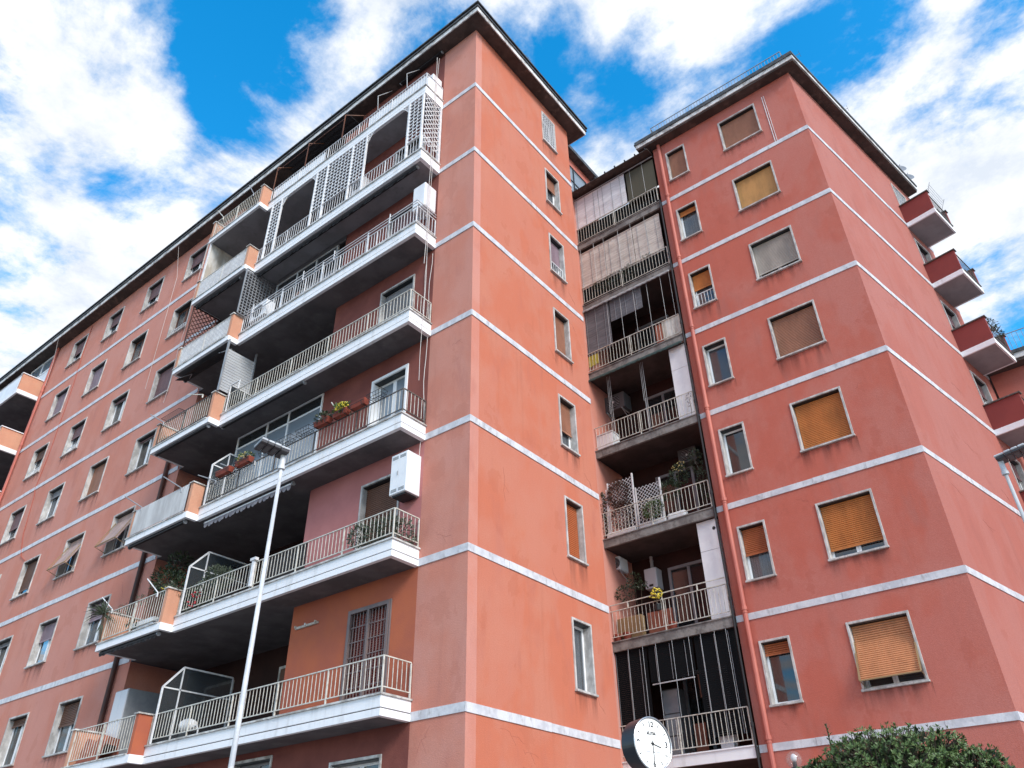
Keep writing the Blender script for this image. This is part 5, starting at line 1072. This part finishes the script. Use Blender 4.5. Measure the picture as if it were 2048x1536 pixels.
# clock
cc_ = Vector((4.46, -1.30, 3.46)); cn_ = Vector((.95, -.31, 0)).normalized()
t = thing('street_clock', (cc_.x, cc_.y, 0), 'round street clock with white face and dark drum at the bottom of the picture', 'clock')
R_ = .328; M_ = MB(); M_.lathe(cc_, cn_, [(R_*.90, -.27), (R_*1.0, -.25), (R_*1.02, -.10), (R_*1.03, 0), (R_*1.03, .015), (R_*.97, .018), (R_*.965, -.008)], 64); dm = M_.build('drum', 'navy_metal', t, smooth=False)
M_ = MB(); M_.lathe(cc_, cn_, [(R_*.965, -.012), (R_*.965, .002)], 64); fc = M_.build('dial', 'clock_face', t)
M_ = MB(); M_.lathe(cc_, cn_, [(R_*.97, .0181), (R_*1.005, .024), (R_*1.035, .0181)], 64, False); M_.build('bezel', 'silver', t)
cu = Vector((0,0,1)); cs = cu.cross(cn_)          # right-hand side as read
def dial(a, b, h=.004): return cc_+cs*a+cu*b+cn_*h
def ink(M_, a0, b0, a1, b1, wd, h=.006): M_.bar(dial(a0,b0,h), dial(a1,b1,h), wd, .003, cs*(b1-b0)-cu*(a1-a0)); return M_
for i in range(12):
    if i % 3 == 0: continue
    a = math.radians(30*i); M_ = MB(); ink(M_, .245*math.sin(a), .245*math.cos(a), .285*math.sin(a), .285*math.cos(a), .012, .0045); M_.build('hour_mark', 'ink', fc)
def text(s, a, b, size, m, bold=.0, parent=None, italic=0):
    cu_ = bpy.data.curves.new('lettering', 'FONT'); cu_.body = s; cu_.size = size; cu_.align_x = 'CENTER'; cu_.align_y = 'CENTER'; cu_.extrude = .0012; cu_.offset = bold
    o = bpy.data.objects.new('lettering', cu_); COL.objects.link(o); dg = bpy.context.evaluated_depsgraph_get(); me = bpy.data.meshes.new_from_object(o.evaluated_get(dg)); bpy.data.objects.remove(o, do_unlink=True)
    R3 = Matrix((cs, cu, cn_)).transposed().to_4x4(); me.transform(R3); me.materials.clear(); me.materials.append(MT[m]); ob = bpy.data.objects.new('lettering', me); COL.objects.link(ob); place(ob, dial(a, b, .0045), parent); return ob
text('12', 0, .24, .10, 'ink', .003, fc); text('3', .248, 0, .10, 'ink', .003, fc); text('6', 0, -.248, .10, 'ink', .003, fc); text('9', -.248, 0, .10, 'ink', .003, fc)
text('al.ma.', 0, .135, .074, 'ink', .002, fc)
M_ = MB()
for i in range(9): ink(M_, -.09+i*.021, .098, -.079+i*.021, .098, .008, .0045)
M_.build('fine_print', 'ink_faint', fc); M_ = MB()
for i in range(13): ink(M_, -.144+i*.0225, -.10, -.128+i*.0225, -.10, .016 if i % 4 else .004, .0045)
M_.build('fine_print', 'ink_faint', fc)
M_ = MB(); a = math.radians(105); ink(M_, -.04*math.sin(a), -.04*math.cos(a), .148*math.sin(a), .148*math.cos(a), .014, .009); M_.build('hour_hand', 'ink', fc)
M_ = MB(); a = math.radians(180); ink(M_, 0, .045, .215*math.sin(a), .215*math.cos(a), .010, .012); M_.build('minute_hand', 'ink', fc); MB().tube(dial(0,0,.004), dial(0,0,.016), .02, 16).build('hub', 'ink', fc)
M_ = MB(); pc = cc_-cn_*.12; M_.tube((pc.x, pc.y, 0), (pc.x, pc.y, cc_.z-R_+.02), .055, 16); M_.tube((pc.x, pc.y, 0), (pc.x, pc.y, .12), .14, 16); M_.build('post', 'navy_metal', t)
# globe lamp
gx, gy, gz = 5.56, .83, 3.38
t = thing('garden_lamp', (gx, gy, 0), 'clear glass globe lamp beside the bush', 'lamp'); MB().sphere((gx, gy, gz), .115, 24, 16).build('globe', 'glass_globe', t, smooth=True)
M_ = MB(); M_.tube((gx, gy, gz-.11), (gx, gy, gz-.03), .03, 12); M_.build('socket', 'black_plastic', t); M_ = MB(); M_.lathe((gx, gy, gz-.03), (0,0,1), [(.02,0),(.04,.03),(.042,.06),(.03,.095),(.005,.11)], 12); M_.build('bulb', 'rail_white', t, smooth=True); M_ = MB(); M_.tube((gx, gy, 0), (gx, gy, gz-.11), .035, 12); M_.tube((gx, gy, gz-.14), (gx, gy, gz-.10), .06, 12); M_.build('post', 'navy_metal', t)
# evergreen bush in front
rng = random.Random(11)
t = thing('evergreen_bush', (8.1, -3.6, 0), 'dense dark evergreen bush at the lower right', 'bush')
M_ = MB(); tw = MB()
cl = [(7.86,-3.72,2.55,.55,.55,.42), (7.42,-3.8,2.32,.38,.42,.44), (8.30,-3.48,2.40,.42,.5,.42), (8.12,-3.55,2.74,.42,.4,.22), (7.66,-3.7,2.66,.36,.4,.24), (7.85,-3.55,2.1,.92,.6,.55), (8.55,-3.3,2.60,.2,.25,.18), (7.18,-3.85,2.52,.16,.2,.16), (7.3,-3.8,2.62,.12,.15,.12)]
cl = [(q[0]+.09, q[1]+.07, q[2]-.05, *q[3:]) for q in cl]
for c0 in cl:
    n = int(520*(c0[3]*c0[4]*c0[5])**.6*4.6)
    for p, v in blob_pts(c0[:3], c0[3:], n, rng, .62):
        dirn = (v+Vector((rng.uniform(-.5,.5), rng.uniform(-.5,.5), rng.uniform(0,.7)))).normalized(); tw.tube(p-dirn*.12, p, .004, 4, .003, False)
        for j in range(9):
            a = j*2.4+rng.random(); pe = dirn.orthogonal().normalized(); pe = Matrix.Rotation(a, 3, dirn) @ pe; el = rng.uniform(.15, 1.1); ld = (pe*math.cos(el)+dirn*math.sin(el)).normalized(); L = rng.uniform(.026, .048); sd = ld.cross(dirn).normalized()*L*.17; up_ = dirn*L*.05; m0 = p+ld*L*.62
            M_.add([p+ld*.004, m0+sd+up_, p+ld*L, m0-sd+up_], [(0, 1, 2), (0, 2, 3)])
sp_ = Vector((7.53, -3.65, 2.79))
for i in range(26):
    h = i/26; pp = sp_+Vector((.01*math.sin(i), .01*math.cos(i*1.3), .20*h)); a = i*2.4; ld = Vector((math.cos(a), math.sin(a), .6)).normalized(); L = .05*(1.1-.5*h); sd = ld.cross(Vector((0,0,1))).normalized()*L*.2; M_.add([pp, pp+ld*L*.6+sd, pp+ld*L, pp+ld*L*.6-sd], [(0,1,2),(0,2,3)])
tw.tube(sp_-Vector((0,0,.3)), sp_+Vector((0,0,.2)), .006, 5)
M_.build('foliage', 'leaf_bush', t); tw.build('twigs', 'bark', t); M_ = MB()
for c0 in cl: leaves(M_, blob_pts(c0[:3], [q*.8 for q in c0[3:]], int(900*(c0[3]*c0[4]*c0[5])**.6*2.2), rng, .35), .07, .5, rng)
M_.build('inner_foliage', 'leaf_dark', t)
M_ = MB(); M_.tube((8.1,-3.6,0), (8.08,-3.6,1.3), .09, 10, .06)
for q in ((7.6,-3.5,2.1), (8.4,-3.6,2.1), (8.0,-3.4,2.3), (8.2,-3.7,2.3)): M_.tube((8.08,-3.6,1.25), q, .05, 8, .012)
M_.build('trunk', 'bark', t)
